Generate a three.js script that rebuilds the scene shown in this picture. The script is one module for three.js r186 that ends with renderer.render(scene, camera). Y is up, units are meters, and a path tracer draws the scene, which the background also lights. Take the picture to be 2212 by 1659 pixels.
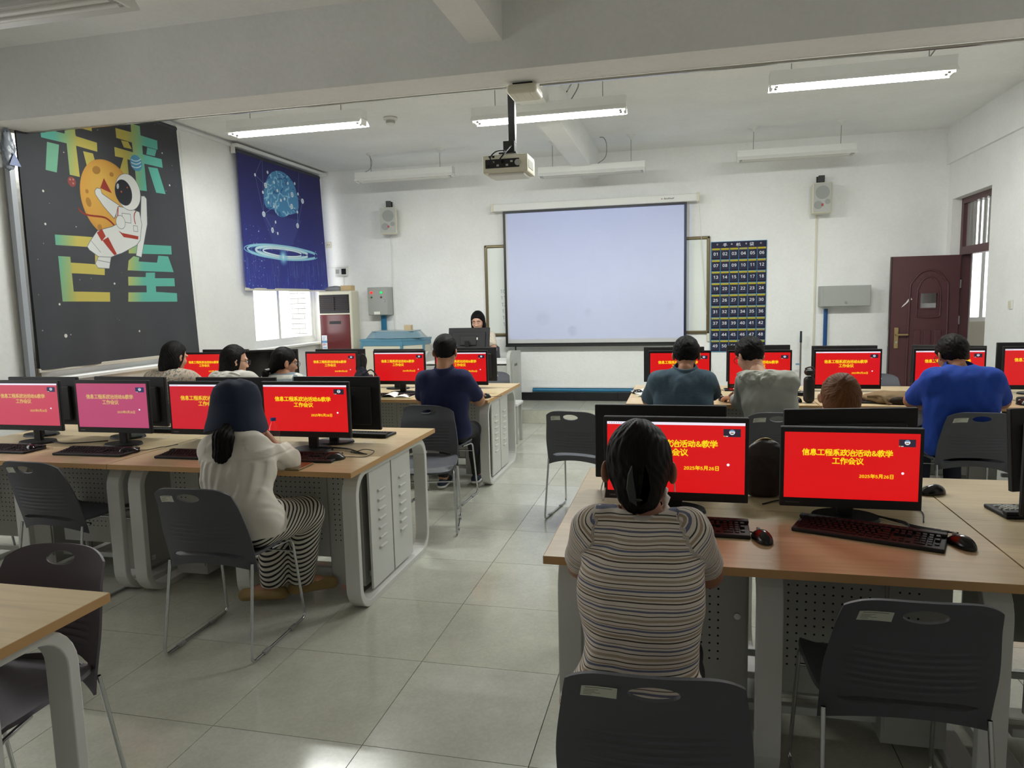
import * as THREE from 'three';
import { RoundedBoxGeometry } from 'three/addons/geometries/RoundedBoxGeometry.js';
import { mergeGeometries, mergeVertices } from 'three/addons/utils/BufferGeometryUtils.js';
import { RectAreaLightUniformsLib } from 'three/addons/lights/RectAreaLightUniformsLib.js';

// ---------------------------------------------------------------- camera, sky, exposure
const scene = new THREE.Scene();
const camera = new THREE.PerspectiveCamera(56.464, 2212 / 1659, 0.05, 200);
camera.position.set(0, 1.5434, 0);
camera.rotation.set(-0.11544, 0.23505, -0.02353, 'YXZ');
const renderer = new THREE.WebGLRenderer({ antialias: true });
renderer.toneMapping = THREE.LinearToneMapping;
renderer.toneMappingExposure = 1.06;
renderer.shadowMap.enabled = true;
RectAreaLightUniformsLib.init();
scene.background = new THREE.Color(1.0, 1.0, 1.0);      // white overcast sky outside the windows
scene.backgroundIntensity = 3.6;
const TUBE = 385;                                        // glow of the three lit ceiling fittings
const GLOW = 1.0;                                       // computer screens

// ---------------------------------------------------------------- helpers
const V = (x, y, z) => new THREE.Vector3(x, y, z);
const PI = Math.PI;
let seed = 7;
const rnd = () => { seed = (seed * 1664525 + 1013904223) >>> 0; return seed / 4294967296; };
const taken = {};
function numbered(n) { taken[n] = (taken[n] ?? -1) + 1; return taken[n] ? n + '_' + String(taken[n]).padStart(3, '0') : n; }
function plain(g) {
  g = g.index ? g.toNonIndexed() : g.clone();
  for (const k of Object.keys(g.attributes)) if (!['position', 'normal', 'uv'].includes(k)) g.deleteAttribute(k);
  if (!g.attributes.uv) g.setAttribute('uv', new THREE.BufferAttribute(new Float32Array(g.attributes.position.count * 2), 2));
  g.morphAttributes = {};
  return g;
}
const join = (list) => (list.length === 1 ? list[0] : mergeGeometries(list.map(plain), false));
function mesh(name, geo, mat, parent, pos, rot) {
  const m = new THREE.Mesh(Array.isArray(geo) ? join(geo) : geo, mat);
  m.name = parent && parent !== scene ? name : numbered(name);
  m.castShadow = m.receiveShadow = true;
  if (pos) m.position.set(...pos);
  if (rot) m.rotation.set(...rot);
  (parent ?? scene).add(m);
  return m;
}
function thing(name, label, category, pos = [0, 0, 0], turn = 0, group) {
  const o = new THREE.Group();
  o.name = numbered(name);
  o.position.set(...pos); o.rotation.y = turn;
  o.userData = { label, category };
  if (group) o.userData.group = group;
  scene.add(o);
  return o;
}
function tag(o, label, category, group) { o.userData = { label, category }; if (group) o.userData.group = group; return o; }
function struct(name, geo, mat, parent) { const m = mesh(name, geo, mat, parent); if (!parent) m.userData.kind = 'structure'; return m; }
function copyOf(src, pos, turn, label, group) {
  const c = src.clone(); c.name = numbered(src.name.replace(/_\d{3}$/, '')); scene.add(c);
  c.position.set(...pos); c.rotation.y = turn;
  c.userData = { ...src.userData, label: label ?? src.userData.label };
  if (group) c.userData.group = group; else delete c.userData.group;
  return c;
}
// box between two corners, uv in metres
function bx(x0, x1, y0, y1, z0, z1) {
  const w = x1 - x0, h = y1 - y0, d = z1 - z0, g = new THREE.BoxGeometry(w, h, d), uv = g.attributes.uv, p = g.attributes.position, n = g.attributes.normal;
  g.translate((x0 + x1) / 2, (y0 + y1) / 2, (z0 + z1) / 2);
  for (let i = 0; i < uv.count; i++) {
    const X = p.getX(i), Y = p.getY(i), Z = p.getZ(i);
    if (Math.abs(n.getX(i)) > .5) uv.setXY(i, Z, Y); else if (Math.abs(n.getY(i)) > .5) uv.setXY(i, X, Z); else uv.setXY(i, X, Y);
  }
  return g;
}
const rb = (w, h, d, r = .005, x = 0, y = 0, z = 0, seg = 2) => new RoundedBoxGeometry(w, h, d, seg, Math.min(r, w / 2.01, h / 2.01, d / 2.01)).translate(x, y, z);
function cyl(r0, r1, h, seg = 20, x = 0, y = 0, z = 0) { return new THREE.CylinderGeometry(r1, r0, h, seg).translate(x, y, z); }
const cylX = (r, l, seg = 16, x = 0, y = 0, z = 0) => new THREE.CylinderGeometry(r, r, l, seg).rotateZ(PI / 2).translate(x, y, z);
const cylZ = (r, l, seg = 16, x = 0, y = 0, z = 0) => new THREE.CylinderGeometry(r, r, l, seg).rotateX(PI / 2).translate(x, y, z);
const lathe = (pts, seg = 28) => new THREE.LatheGeometry(pts.map((p) => new THREE.Vector2(...p)), seg);
function tube(pts, r, n = 24, k = 6, tension = .5, closed = false) {
  return new THREE.TubeGeometry(new THREE.CatmullRomCurve3(pts.map((p) => (p.isVector3 ? p : V(...p))), closed, 'catmullrom', tension), n, r, k, closed);
}
// straight runs with rounded corners
function bentTube(pts, r, fillet = .03, k = 8) {
  const P = pts.map((p) => V(...p)), path = new THREE.CurvePath();
  let from = P[0];
  for (let i = 1; i < P.length; i++) {
    if (i === P.length - 1) { path.add(new THREE.LineCurve3(from, P[i])); break; }
    const a = P[i].clone().sub(P[i - 1]), b = P[i + 1].clone().sub(P[i]), f = Math.min(fillet, a.length() * .45, b.length() * .45);
    const A = P[i].clone().addScaledVector(a.normalize(), -f), B = P[i].clone().addScaledVector(b.normalize(), f);
    path.add(new THREE.LineCurve3(from, A)); path.add(new THREE.QuadraticBezierCurve3(A, P[i], B)); from = B;
  }
  // sample each piece sparsely: lines 1 step, bends 5
  const pl = [];
  path.curves.forEach((c, i) => { const n = c.isLineCurve3 ? 1 : 5; for (let j = i ? 1 : 0; j <= n; j++) pl.push(c.getPoint(j / n)); });
  const pos = [], idx = [], nor = [], uv = [];
  let N = null, along = 0;
  for (let i = 0; i < pl.length; i++) {
    const t = pl[Math.min(i + 1, pl.length - 1)].clone().sub(pl[Math.max(i - 1, 0)]).normalize();
    if (!N) N = Math.abs(t.y) < .9 ? V(0, 1, 0).cross(t).normalize() : V(1, 0, 0).cross(t).normalize();
    N.addScaledVector(t, -N.dot(t)).normalize();
    const B = t.clone().cross(N);
    if (i) along += pl[i].distanceTo(pl[i - 1]);
    for (let j = 0; j <= k; j++) {
      const a = j / k * 2 * PI, d = N.clone().multiplyScalar(Math.cos(a)).addScaledVector(B, Math.sin(a));
      pos.push(pl[i].x + d.x * r, pl[i].y + d.y * r, pl[i].z + d.z * r); nor.push(d.x, d.y, d.z); uv.push(along, j / k);
      if (i && j < k) { const q = (i - 1) * (k + 1) + j; idx.push(q, q + 1, q + k + 1, q + 1, q + k + 2, q + k + 1); }
    }
  }
  const g = new THREE.BufferGeometry();
  g.setAttribute('position', new THREE.Float32BufferAttribute(pos, 3)); g.setAttribute('normal', new THREE.Float32BufferAttribute(nor, 3)); g.setAttribute('uv', new THREE.Float32BufferAttribute(uv, 2));
  g.setIndex(idx);
  return g;
}
function extrude(pts, depth, bevel = 0, holes = []) {
  const s = new THREE.Shape(pts.map((p) => new THREE.Vector2(...p)));
  for (const h of holes) s.holes.push(new THREE.Path(h.map((p) => new THREE.Vector2(...p))));
  return new THREE.ExtrudeGeometry(s, { depth, bevelEnabled: bevel > 0, bevelSize: bevel, bevelThickness: bevel, bevelSegments: 2, curveSegments: 12 });
}

// ---------------------------------------------------------------- noise and textures
const hash = (x, y, s) => { let h = Math.imul(x, 374761393) + Math.imul(y, 668265263) + Math.imul(s, 1442695041); h = Math.imul(h ^ (h >>> 13), 1274126177); return ((h ^ (h >>> 16)) >>> 0) / 4294967296; };
function vnoise(x, y, per, s = 0) {
  const ix = Math.floor(x), iy = Math.floor(y), fx = x - ix, fy = y - iy, u = fx * fx * (3 - 2 * fx), v = fy * fy * (3 - 2 * fy), m = (a) => ((a % per) + per) % per;
  const a = hash(m(ix), m(iy), s), b = hash(m(ix + 1), m(iy), s), c = hash(m(ix), m(iy + 1), s), d = hash(m(ix + 1), m(iy + 1), s);
  return a + (b - a) * u + (c - a) * v + (a - b - c + d) * u * v;
}
const fbm = (x, y, per, oct, s = 0) => { let a = .5, t = 0, n = 0; for (let i = 0; i < oct; i++) { t += a * vnoise(x * (1 << i), y * (1 << i), per * (1 << i), s + i); n += a; a *= .5; } return t / n; };
function dataTex(w, h, fn, repeat = [1, 1], srgb = true) {
  const d = new Uint8Array(w * h * 4);
  for (let y = 0; y < h; y++) for (let x = 0; x < w; x++) { const c = fn(x / w, y / h), i = (y * w + x) * 4; for (let k = 0; k < 3; k++) d[i + k] = Math.max(0, Math.min(255, Array.isArray(c) ? c[k] : c)); d[i + 3] = 255; }
  const t = new THREE.DataTexture(d, w, h);
  t.wrapS = t.wrapT = THREE.RepeatWrapping; t.magFilter = THREE.LinearFilter; t.repeat.set(...repeat);
  if (srgb) t.colorSpace = THREE.SRGBColorSpace;
  t.needsUpdate = true;
  return t;
}
function canvasTex(w, h, draw) {
  const c = document.createElement('canvas'); c.width = w; c.height = h;
  draw(c.getContext('2d'), w, h);
  const t = new THREE.CanvasTexture(c); t.colorSpace = THREE.SRGBColorSpace; t.magFilter = THREE.LinearFilter;
  return t;
}
const std = (color, roughness = .6, metalness = 0, more = {}) => new THREE.MeshStandardMaterial({ color, roughness, metalness, ...more });
const phys = (color, roughness, more) => new THREE.MeshPhysicalMaterial({ color, roughness, ...more });
const grainBump = dataTex(128, 128, (u, v) => 255 * fbm(u * 64, v * 64, 64, 2, 3), [40, 40], false);
const wallTex = dataTex(512, 512, (u, v) => { const a = fbm(u * 6, v * 6, 6, 5, 11), sp = fbm(u * 90, v * 90, 90, 2, 5); const k = 243 + 10 * (a - .5) + 5 * (sp - .5); return [k - .5, k, k - 2]; }, [.5, .5]);
const wallBump = dataTex(256, 256, (u, v) => 255 * fbm(u * 40, v * 40, 40, 4, 21), [1, 1], false);
const woodTex = dataTex(512, 512, (u, v) => {
  const w = fbm(u * 3, v * 24, 24, 4, 2) * .7 + fbm(u * 8, v * 160, 160, 2, 8) * .3, line = Math.pow(Math.abs(Math.sin((v * 16 + fbm(u * 2, v * 8, 8, 3, 4) * 3) * PI)), 6);
  const k = (w - .5) * 26 - line * 7;
  return [217 + k, 194 + k * .95, 154 + k * .85];
}, [.8, 1.25]);
const tileTex = dataTex(512, 512, (u, v) => { const a = fbm(u * 5, v * 5, 5, 5, 31), b = fbm(u * 60, v * 60, 60, 3, 33); const k = (a - .5) * 22 + (b - .5) * 16; return [204 + k, 205 + k, 193 + k]; }, [1.6667, 1.6667]);
const brushed = dataTex(256, 256, (u, v) => 120 + 90 * fbm(u * 4, v * 100, 100, 3, 41), [2, 2], false);

const M = {
  wall: std(0xffffff, .85, 0, { map: wallTex, bumpMap: wallBump, bumpScale: .002 }),
  ceiling: std(0xffffff, .9, 0, { map: wallTex, bumpMap: wallBump, bumpScale: .0015 }),
  tile: std(0xffffff, .16, 0, { map: tileTex }), tile2: std(0xf6f6f4, .2, 0, { map: tileTex }), tile3: std(0xfbfaf6, .13, 0, { map: tileTex }),
  grout: std(0x3a3a36, .9),
  wood: std(0xffffff, .36, 0, { map: woodTex }),
  woodEdge: std(0xc89d68, .5),
  whiteMetal: std(0xdcdcd8, .4, 0, { bumpMap: grainBump, bumpScale: .0003 }),
  greyMetal: std(0xb2b2ac, .45, 0, { bumpMap: grainBump, bumpScale: .0003 }),
  hole: std(0x0b0b0b, .9),
  dark: std(0x17171a, .5),
  black: std(0x121214, .42), blackGloss: std(0x0c0c0e, .22), blackMatte: std(0x17171a, .62, 0, { bumpMap: grainBump, bumpScale: .0002 }),
  chair: std(0x4c4e55, .5, 0, { bumpMap: grainBump, bumpScale: .0004 }),
  chairPurple: std(0x564e57, .46, 0, { bumpMap: grainBump, bumpScale: .0004 }),
  chrome: std(0xc4c6c8, .2, 1),
  steel: std(0xb4b2ac, .3, 1, { roughnessMap: brushed }),
  fixture: std(0xd9dad6, .35), tubeOff: std(0xe9e9e4, .3), reflector: std(0xe2e2de, .25),
  cable: std(0x0d0d0e, .5), cableGrey: std(0x8a8d8c, .6), cord: std(0xd6d4c8, .8),
  cream: std(0xdcd8c4, .5), greyBox: std(0xa6a8a4, .45), blue: std(0x1d6f98, .3), blueDark: std(0x1f4f86, .3),
  doorPaint: std(0x553236, .38, 0, { bumpMap: grainBump, bumpScale: .0003 }),
  brass: std(0xb59f72, .32, 1),
  alu: std(0xe8e9e8, .4), rubber: std(0x1c1c1c, .8),
  glass: phys(0xffffff, .03, { transmission: 1, thickness: 0, ior: 1.5 }),
  paper: std(0xf1f0e6, .85), white: std(0xe8e8e4, .5), bottle: phys(0xffffff, .08, { transmission: 1, thickness: 0, ior: 1.35 }),
};

// ---------------------------------------------------------------- the room
const XL = -5.04, XR = 3.05, ZF = -9.6, ZB = 2.6, CEIL = 3.43, T = .24;
const floor = struct('floor', bx(XL - T, XR + T, -.2, -.008, ZF - T, ZB + T), M.grout);
{ // 0.6 m floor tiles, each a piece of the floor
  const g = bx(-.2985, .2985, -.009, 0, -.2985, .2985), mats = [M.tile, M.tile2, M.tile3];
  for (let i = -7; i <= 6; i++) for (let j = -4; j <= 11; j++) {
    let x0 = -1.093 + i * .6, z1 = -2.166 - j * .6, x1 = x0 + .6, z0 = z1 - .6;
    const c0 = Math.max(x0, XL), c1 = Math.min(x1, XR), d0 = Math.max(z0, -8.75);
    if (c1 - c0 < .02 || z1 - d0 < .02) continue;
    const whole = c0 === x0 && c1 === x1 && d0 === z0;
    mesh('tile', whole ? g : bx(c0 + .0015, c1 - .0015, -.009, 0, d0 + .0015, z1 - .0015), mats[Math.floor(rnd() * 3)], floor, whole ? [x0 + .3, 0, z0 + .3] : undefined);
  }
  mesh('screed', bx(XL, XR, -.009, -.0005, .24, ZB), M.tile, floor);
}
{ // low platform along the front wall, tiled on top and riser
  const pf = struct('platform', bx(XL, XR, -.005, .167, ZF, -8.757), M.grout);
  for (let i = -7; i <= 6; i++) {
    const x0 = Math.max(-1.26 + i * .6, XL), x1 = Math.min(-1.26 + (i + 1) * .6, XR), a = x0 + .0015, b = x1 - .0015;
    if (b - a < .03) continue;
    mesh('tile', bx(a, b, .167, .175, ZF, -8.748), M.tile2, pf);
    const r0 = Math.max(-1.5 + i * .6, XL), r1 = Math.min(-1.5 + (i + 1) * .6, XR);
    if (r1 - r0 > .03) mesh('tile', bx(r0 + .0015, r1 - .0015, .001, .166, -8.757, -8.75), M.tile3, pf);
  }
}
struct('ceiling', bx(XL - T, XR + T, CEIL, CEIL + .2, ZF - T, ZB + T), M.ceiling);
struct('wall_front', bx(XL - T, XR + T, -.2, CEIL, ZF - T, ZF), M.wall);
struct('wall_back', bx(XL - T, XR + T, -.2, CEIL, ZB, ZB + T), M.wall);
const W1 = { z0: -6.34, z1: -4.8, y0: 1.0, y1: 3.12 }, W4 = { z0: -3.75, z1: -1.65, y0: 1.0, y1: 3.05 }, W2 = { z0: -9.42, z1: -7.75, y0: 1.03, y1: 3.12 };
const LW = (y0, y1, z0, z1) => bx(XL - T, XL, y0, y1, z0, z1);
struct('wall_left', [LW(-.2, CEIL, W4.z1, ZB), LW(-.2, W4.y0, W4.z0, W4.z1), LW(W4.y1, CEIL, W4.z0, W4.z1), LW(-.2, CEIL, W1.z1, W4.z0), LW(-.2, W1.y0, W1.z0, W1.z1), LW(W1.y1, CEIL, W1.z0, W1.z1), LW(-.2, CEIL, W2.z1, W1.z0), LW(-.2, W2.y0, W2.z0, W2.z1), LW(W2.y1, CEIL, W2.z0, W2.z1), LW(-.2, CEIL, ZF, W2.z0)], M.wall);
const D = { z0: -9.46, z1: -8.36, y1: 2.6 };
const RW = (y0, y1, z0, z1) => bx(XR, XR + T, y0, y1, z0, z1);
struct('wall_right', [RW(-.2, CEIL, D.z1, ZB), RW(D.y1, CEIL, D.z0, D.z1), RW(-.2, CEIL, ZF, D.z0)], M.wall);
struct('trim_1', bx(XR - .035, XR, 3.015, CEIL, ZF, -4.7), M.wall).userData.kind = 'structure';
// beams
struct('trim_2', bx(XL, XR, 2.93, CEIL, -4.71, -4.39), M.wall);
struct('trim_3', [bx(-1.27, -1.06, 3.105, CEIL, ZF, -4.71), bx(-1.27, -1.06, 3.105, CEIL, -4.39, ZB)], M.wall);
// black skirting of stone tiles on the front wall, white strip and blue conduit above it
{
  const sk = struct('baseboard_front', bx(XL, XR, .176, .285, ZF, ZF + .006), M.dark);
  for (let x = XL; x < XR - .1; x += .6) mesh('tile', bx(x + .001, Math.min(x + .599, XR), .176, .284, ZF + .006, ZF + .016), std(0x1d1d20, .3), sk);
  struct('trim_4', bx(-2.0, 1.4, .352, .372, ZF, ZF + .02), M.alu);
}
// window frames
function windowUnit(name, w, panes) {
  const r = struct(name, [bx(XL - .16, XL - .1, w.y0, w.y0 + .05, w.z0, w.z1), bx(XL - .16, XL - .1, w.y1 - .05, w.y1, w.z0, w.z1), bx(XL - .16, XL - .1, w.y0 + .05, w.y1 - .05, w.z0, w.z0 + .05), bx(XL - .16, XL - .1, w.y0 + .05, w.y1 - .05, w.z1 - .05, w.z1)], M.alu);
  const n = panes.length - 1;
  for (let i = 0; i < n; i++) {
    const a = panes[i], b = panes[i + 1], x0 = XL - .15 + (i % 2) * .022, t = .045;
    const sash = mesh('sash', [bx(x0, x0 + .03, w.y0 + .05, w.y0 + .05 + t, a, b), bx(x0, x0 + .03, w.y1 - .05 - t, w.y1 - .05, a, b), bx(x0, x0 + .03, w.y0 + .05 + t, w.y1 - .05 - t, a, a + t), bx(x0, x0 + .03, w.y0 + .05 + t, w.y1 - .05 - t, b - t, b)], M.alu, r);
    mesh('pane', bx(x0 + .012, x0 + .016, w.y0 + .05 + t, w.y1 - .05 - t, a + t, b - t), M.glass, sash);
  }
  mesh('window_sill', rb(.3, .03, w.z1 - w.z0 + .06, .006, XL - .08, w.y0 - .012, (w.z0 + w.z1) / 2), M.white, r);
  return r;
}
windowUnit('window_1', W1, [W1.z0 + .05, (W1.z0 + W1.z1) / 2, W1.z1 - .05]);
windowUnit('window_2', W2, [W2.z0 + .05, -8.47, W2.z1 - .05]);
windowUnit('window_4', W4, [W4.z0 + .05, (W4.z0 + W4.z1) / 2, W4.z1 - .05]);   // the next window along, outside the frame
{ // tiled pier of the neighbouring wing outside the second window
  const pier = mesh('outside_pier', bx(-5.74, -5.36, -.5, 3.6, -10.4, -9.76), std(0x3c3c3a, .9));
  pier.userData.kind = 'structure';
  const bm = [std(0xb9b7b3, .55), std(0xb2b0ac, .55), std(0xc0beba, .55)];  // off-white tiles, with their shade put into these greys
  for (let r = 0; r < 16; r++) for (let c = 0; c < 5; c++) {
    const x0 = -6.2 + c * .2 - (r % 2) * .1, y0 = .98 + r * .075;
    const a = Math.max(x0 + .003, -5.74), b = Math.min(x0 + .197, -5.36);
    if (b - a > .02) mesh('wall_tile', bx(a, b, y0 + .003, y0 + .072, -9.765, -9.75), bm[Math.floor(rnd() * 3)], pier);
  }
}
// corridor behind the door, with its end window
{
  const c0 = XR + T, c1 = 5.3, ze = -11.4;
  struct('corridor_floor', bx(c0, c1, -.2, 0, ze - .2, -6), M.tile2);
  struct('corridor_ceiling', bx(c0, c1 + .2, 3.1, 3.3, ze - .2, -6), M.ceiling);
  struct('corridor_wall_outer', bx(c1, c1 + .2, -.2, 3.1, ze - .2, -6), M.wall);
  struct('corridor_wall_near', bx(c0, c1, -.2, 3.1, -6.1, -6), M.wall);
  struct('corridor_wall_side', bx(XR, c0, -.2, 3.1, ze - .2, ZF - T), M.wall);
  const cw = std(0xdfd8c8, .8, 0, { map: wallTex });
  struct('corridor_wall_end', [bx(c0, c1, -.2, 1.1, ze - .2, ze), bx(c0, c1, 2.98, 3.1, ze - .2, ze), bx(c0, 3.86, 1.1, 2.98, ze - .2, ze), bx(5.1, c1, 1.1, 2.98, ze - .2, ze)], cw);
  const wn = struct('window_3', [bx(3.86, 5.1, 1.1, 1.16, ze - .12, ze - .06), bx(3.86, 5.1, 2.92, 2.98, ze - .12, ze - .06), bx(3.86, 3.9, 1.16, 2.92, ze - .12, ze - .06), bx(5.06, 5.1, 1.16, 2.92, ze - .12, ze - .06), bx(4.1, 4.145, 1.16, 2.92, ze - .12, ze - .06)], M.alu);
  mesh('pane', bx(3.9, 4.1, 1.16, 2.92, ze - .095, ze - .09), M.glass, wn); mesh('pane', bx(4.145, 5.06, 1.16, 2.92, ze - .095, ze - .09), M.glass, wn);
}
// door frame with barred transom, and the leaf standing open against the front wall
{
  const x0 = XR + .1, x1 = XR + .2, f = .065;
  const fr = struct('door_1', [bx(x0, x1, 0, D.y1, D.z0, D.z0 + f), bx(x0, x1, 0, D.y1, D.z1 - f, D.z1), bx(x0, x1, D.y1 - f, D.y1, D.z0 + f, D.z1 - f), bx(x0, x1, 1.955, 2.045, D.z0 + f, D.z1 - f)], M.doorPaint);
  for (let i = 0; i < 7; i++) { const z = D.z0 + f + .07 + i * .128; mesh('bar', bx(x0 + .045, x0 + .06, 2.045, D.y1 - f, z, z + .03), std(0x6d6660, .4, .3), fr); }
  mesh('pane', bx(x0 + .02, x0 + .024, 2.045, D.y1 - f, D.z0 + f, D.z1 - f), M.glass, fr);
  for (const y of [.35, 1.2, 1.62]) mesh('hinge', rb(.03, .1, .04, .004, x0 - .012, y, D.z0 + f + .01), M.chrome, fr);
  // leaf: hinge edge at x = 3.13, free edge at x = 2.38
  const leaf = struct('door_2', [bx(2.41, 3.13, .02, .95, -9.385, -9.345), bx(2.41, 3.13, 1.66, 1.955, -9.385, -9.345), bx(2.41, 2.72, .95, 1.66, -9.385, -9.345), bx(2.9, 3.13, .95, 1.66, -9.385, -9.345), bx(2.72, 2.9, .95, 1.35, -9.385, -9.345), bx(2.72, 2.9, 1.52, 1.66, -9.385, -9.345)], M.doorPaint);
  const ring = (pts, r) => new THREE.TubeGeometry(new THREE.CatmullRomCurve3(pts.map((p) => V(p[0], p[1], -9.343)), true, 'catmullrom', .15), 90, r, 6, true);
  const arch = (cx, w, y0, y1, h) => { const o = [[cx - w, y0], [cx + w, y0], [cx + w, y1]]; for (let i = 1; i < 10; i++) { const a = i / 10 * PI; o.push([cx + w * .86 * Math.cos(a), y1 + .02 + h * Math.sin(a)]); } o.push([cx - w, y1]); return o; };
  mesh('moulding', ring(arch(2.81, .2, .15, 1.6, .17), .012), M.doorPaint, leaf);
  mesh('moulding', ring(arch(2.81, .12, 1.25, 1.56, .13), .01), M.doorPaint, leaf);
  mesh('moulding', [bx(2.705, 2.72, 1.335, 1.535, -9.36, -9.33), bx(2.9, 2.915, 1.335, 1.535, -9.36, -9.33), bx(2.72, 2.9, 1.52, 1.535, -9.36, -9.33), bx(2.72, 2.9, 1.335, 1.35, -9.36, -9.33)], M.doorPaint, leaf);
  mesh('pane', bx(2.72, 2.9, 1.35, 1.52, -9.367, -9.363), M.glass, leaf);
  for (const cx of [2.7, 2.81, 2.92]) mesh('panel', rb(.075, .62, .02, .008, cx, .78, -9.343), M.doorPaint, leaf);
  mesh('edge_strip', bx(2.395, 2.41, .02, 1.955, -9.39, -9.34), std(0x33191c, .4), leaf);
  const lock = mesh('lock_plate', rb(.05, .25, .014, .006, 2.475, 1.0, -9.338), M.brass, leaf);
  mesh('handle', [cylZ(.012, .04, 12, 2.475, 1.04, -9.315), rb(.13, .022, .016, .006, 2.53, 1.04, -9.292)], M.brass, lock);
  mesh('keyhole', cylZ(.01, .006, 12, 2.475, .95, -9.329), M.chrome, lock);
  mesh('latch_plate', bx(2.39, 2.394, .9, 1.1, -9.38, -9.35), M.steel, leaf);
  mesh('torn_sticker', extrude([[0, 0], [.02, .03], [.05, .06], [.075, .1], [.1, .115], [.115, .09], [.085, .08], [.06, .05], [.03, .02]], .001).translate(2.52, 1.36, -9.344), M.white, leaf);
  // corridor-facing handle hidden behind the leaf is not seen
}

// ---------------------------------------------------------------- ceiling fittings
function fitting(x0, x1, y, z, lit, label, rods) {
  const L = x1 - x0, cx = (x0 + x1) / 2, t = thing('ceiling_light', label, 'light', [cx, y, z]);
  mesh('housing', extrude([[-.045, .055], [-.06, .05], [-.06, .125], [.06, .125], [.06, .05], [.045, .055]], L).rotateY(PI / 2).translate(-L / 2, 0, 0), M.fixture, t);
  mesh('reflector', [extrude([[-.06, .056], [-.062, .05], [-.1, .012], [-.102, .016]], L).rotateY(PI / 2).translate(-L / 2, 0, 0), extrude([[.06, .056], [.102, .016], [.1, .012], [.062, .05]], L).rotateY(PI / 2).translate(-L / 2, 0, 0)], M.reflector, t);
  const tm = lit ? new THREE.MeshStandardMaterial({ color: 0xffffff, emissive: 0xf4f6ff, emissiveIntensity: 9 }) : M.tubeOff;
  for (const s of [-1, 1]) {
    const tb = mesh('tube', cylX(.013, L - .09, 14), tm, t, [0, .022, s * .032]);
    for (const e of [-1, 1]) mesh('tube_cap', cylX(.0135, .02, 14, e * (L / 2 - .045)), M.chrome, tb);
  }
  for (const e of [-1, 1]) mesh('lamp_holder', rb(.018, .05, .1, .004, e * (L / 2 - .012), .03), M.white, t);
  for (const rx of rods) {
    const rod = mesh('hanger', cyl(.0035, .0035, CEIL - y - .12, 6, rx - cx, (CEIL - y + .12) / 2, 0), M.cableGrey, t);
    mesh('rosette', lathe([[0, 0], [.012, 0], [.016, -.03], [.05, -.045], [.055, -.055]].map(([r, h]) => [r, h + .055]).reverse(), 20).rotateX(PI).translate(rx - cx, CEIL - y, 0), M.white, rod);
  }
  if (lit) {
    for (const s of [-1, 1]) {      // one strip along each tube, facing down and outwards
      const l = new THREE.RectAreaLight(0xf7faf5, TUBE, L - .1, .03);
      l.position.set(cx, y + .014, z + s * .05); l.rotation.x = -PI / 2 + s * -1.15; l.name = 'tube_light'; scene.add(l);
    }
  }
  return t;
}
fitting(-3.857, -2.593, 3.03, -5.75, true, 'lit twin tube ceiling light near the blue brain blind', [-3.66, -2.8]);
fitting(-1.687, -.435, 2.995, -5.9, true, 'lit twin tube ceiling light behind the projector pole', [-1.5, -.62]);
fitting(.62, 1.845, 3.04, -5.8, true, 'lit twin tube ceiling light on the side of the open door', [.77, 1.68]);
fitting(-4.036, -2.748, 3.075, -8.65, false, 'unlit twin tube ceiling light over the red air conditioner side', [-3.84, -2.92]);
fitting(-1.69, -.427, 2.998, -8.7, false, 'unlit twin tube ceiling light in front of the projection screen', [-1.52, -.59]);
fitting(.597, 1.841, 3.045, -8.75, false, 'unlit twin tube ceiling light above the phone pocket chart', [.774, 1.69]);
fitting(-3.82, -2.55, 2.965, -3.03, false, 'unlit twin tube ceiling light before the wide ceiling beam', [-3.6, -2.75]);
// loose flex of the fittings
tag(mesh('light_flex', tube([[-3.84, 3.4, -8.63], [-3.82, 3.32, -8.64], [-3.84, 3.24, -8.62], [-3.93, 3.2, -8.63], [-3.95, 3.19, -8.65]], .004), M.cableGrey), 'thin grey flex curling beside the hanger over the air conditioner', 'cable');
tag(mesh('light_flex', tube([[-.76, 2.93, -4.95], [-.76, 3.15, -5.4], [-.8, 3.2, -5.8], [-.88, 3.12, -5.9]], .005), M.cableGrey), 'grey flex looping from the beam to the middle lit light', 'cable');
tag(mesh('light_flex', tube([[-.95, 3.42, -8.65], [-.9, 3.41, -8.65], [-.87, 3.33, -8.66], [-.89, 3.2, -8.7], [-1.0, 3.12, -8.7]], .005), M.cableGrey), 'grey flex drooping from the ceiling beside the small beam', 'cable');
tag(mesh('light_flex', tube([[1.66, 3.42, -5.8], [1.72, 3.35, -5.8], [1.74, 3.27, -5.8], [1.68, 3.17, -5.8]], .005), M.cableGrey), 'grey flex looping down to the lit light by the door', 'cable');
{ // smoke detector
  const t = thing('smoke_detector', 'white round smoke detector on the ceiling', 'detector', [-2.905, CEIL, -7.077]);
  mesh('base', lathe([[0, 0], [.07, 0], [.07, -.02], [.055, -.03], [0, -.03]].reverse()), M.white, t);
  mesh('chamber', lathe([[0, -.075], [.035, -.072], [.045, -.06], [.045, -.032], [0, -.03]]), M.white, t);
  mesh('slot_ring', lathe([[.0455, -.058], [.0465, -.05], [.0465, -.042], [.0455, -.036]]), M.greyMetal, t);
}
{ // wireless box under the beam
  const t = thing('access_point', 'square white wireless box under the wide ceiling beam', 'router', [-1.0, 2.93, -4.72]);
  mesh('body', rb(.2, .06, .22, .025, 0, -.045, 0, 4), M.cream, t);
  mesh('mount', rb(.13, .02, .14, .004, 0, -.01, 0), M.dark, t);
  for (const i of [-1, 0, 1]) mesh('rib', rb(.002, .002, .18, .0008, i * .05, -.0755, 0), M.white, t);
}
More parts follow.
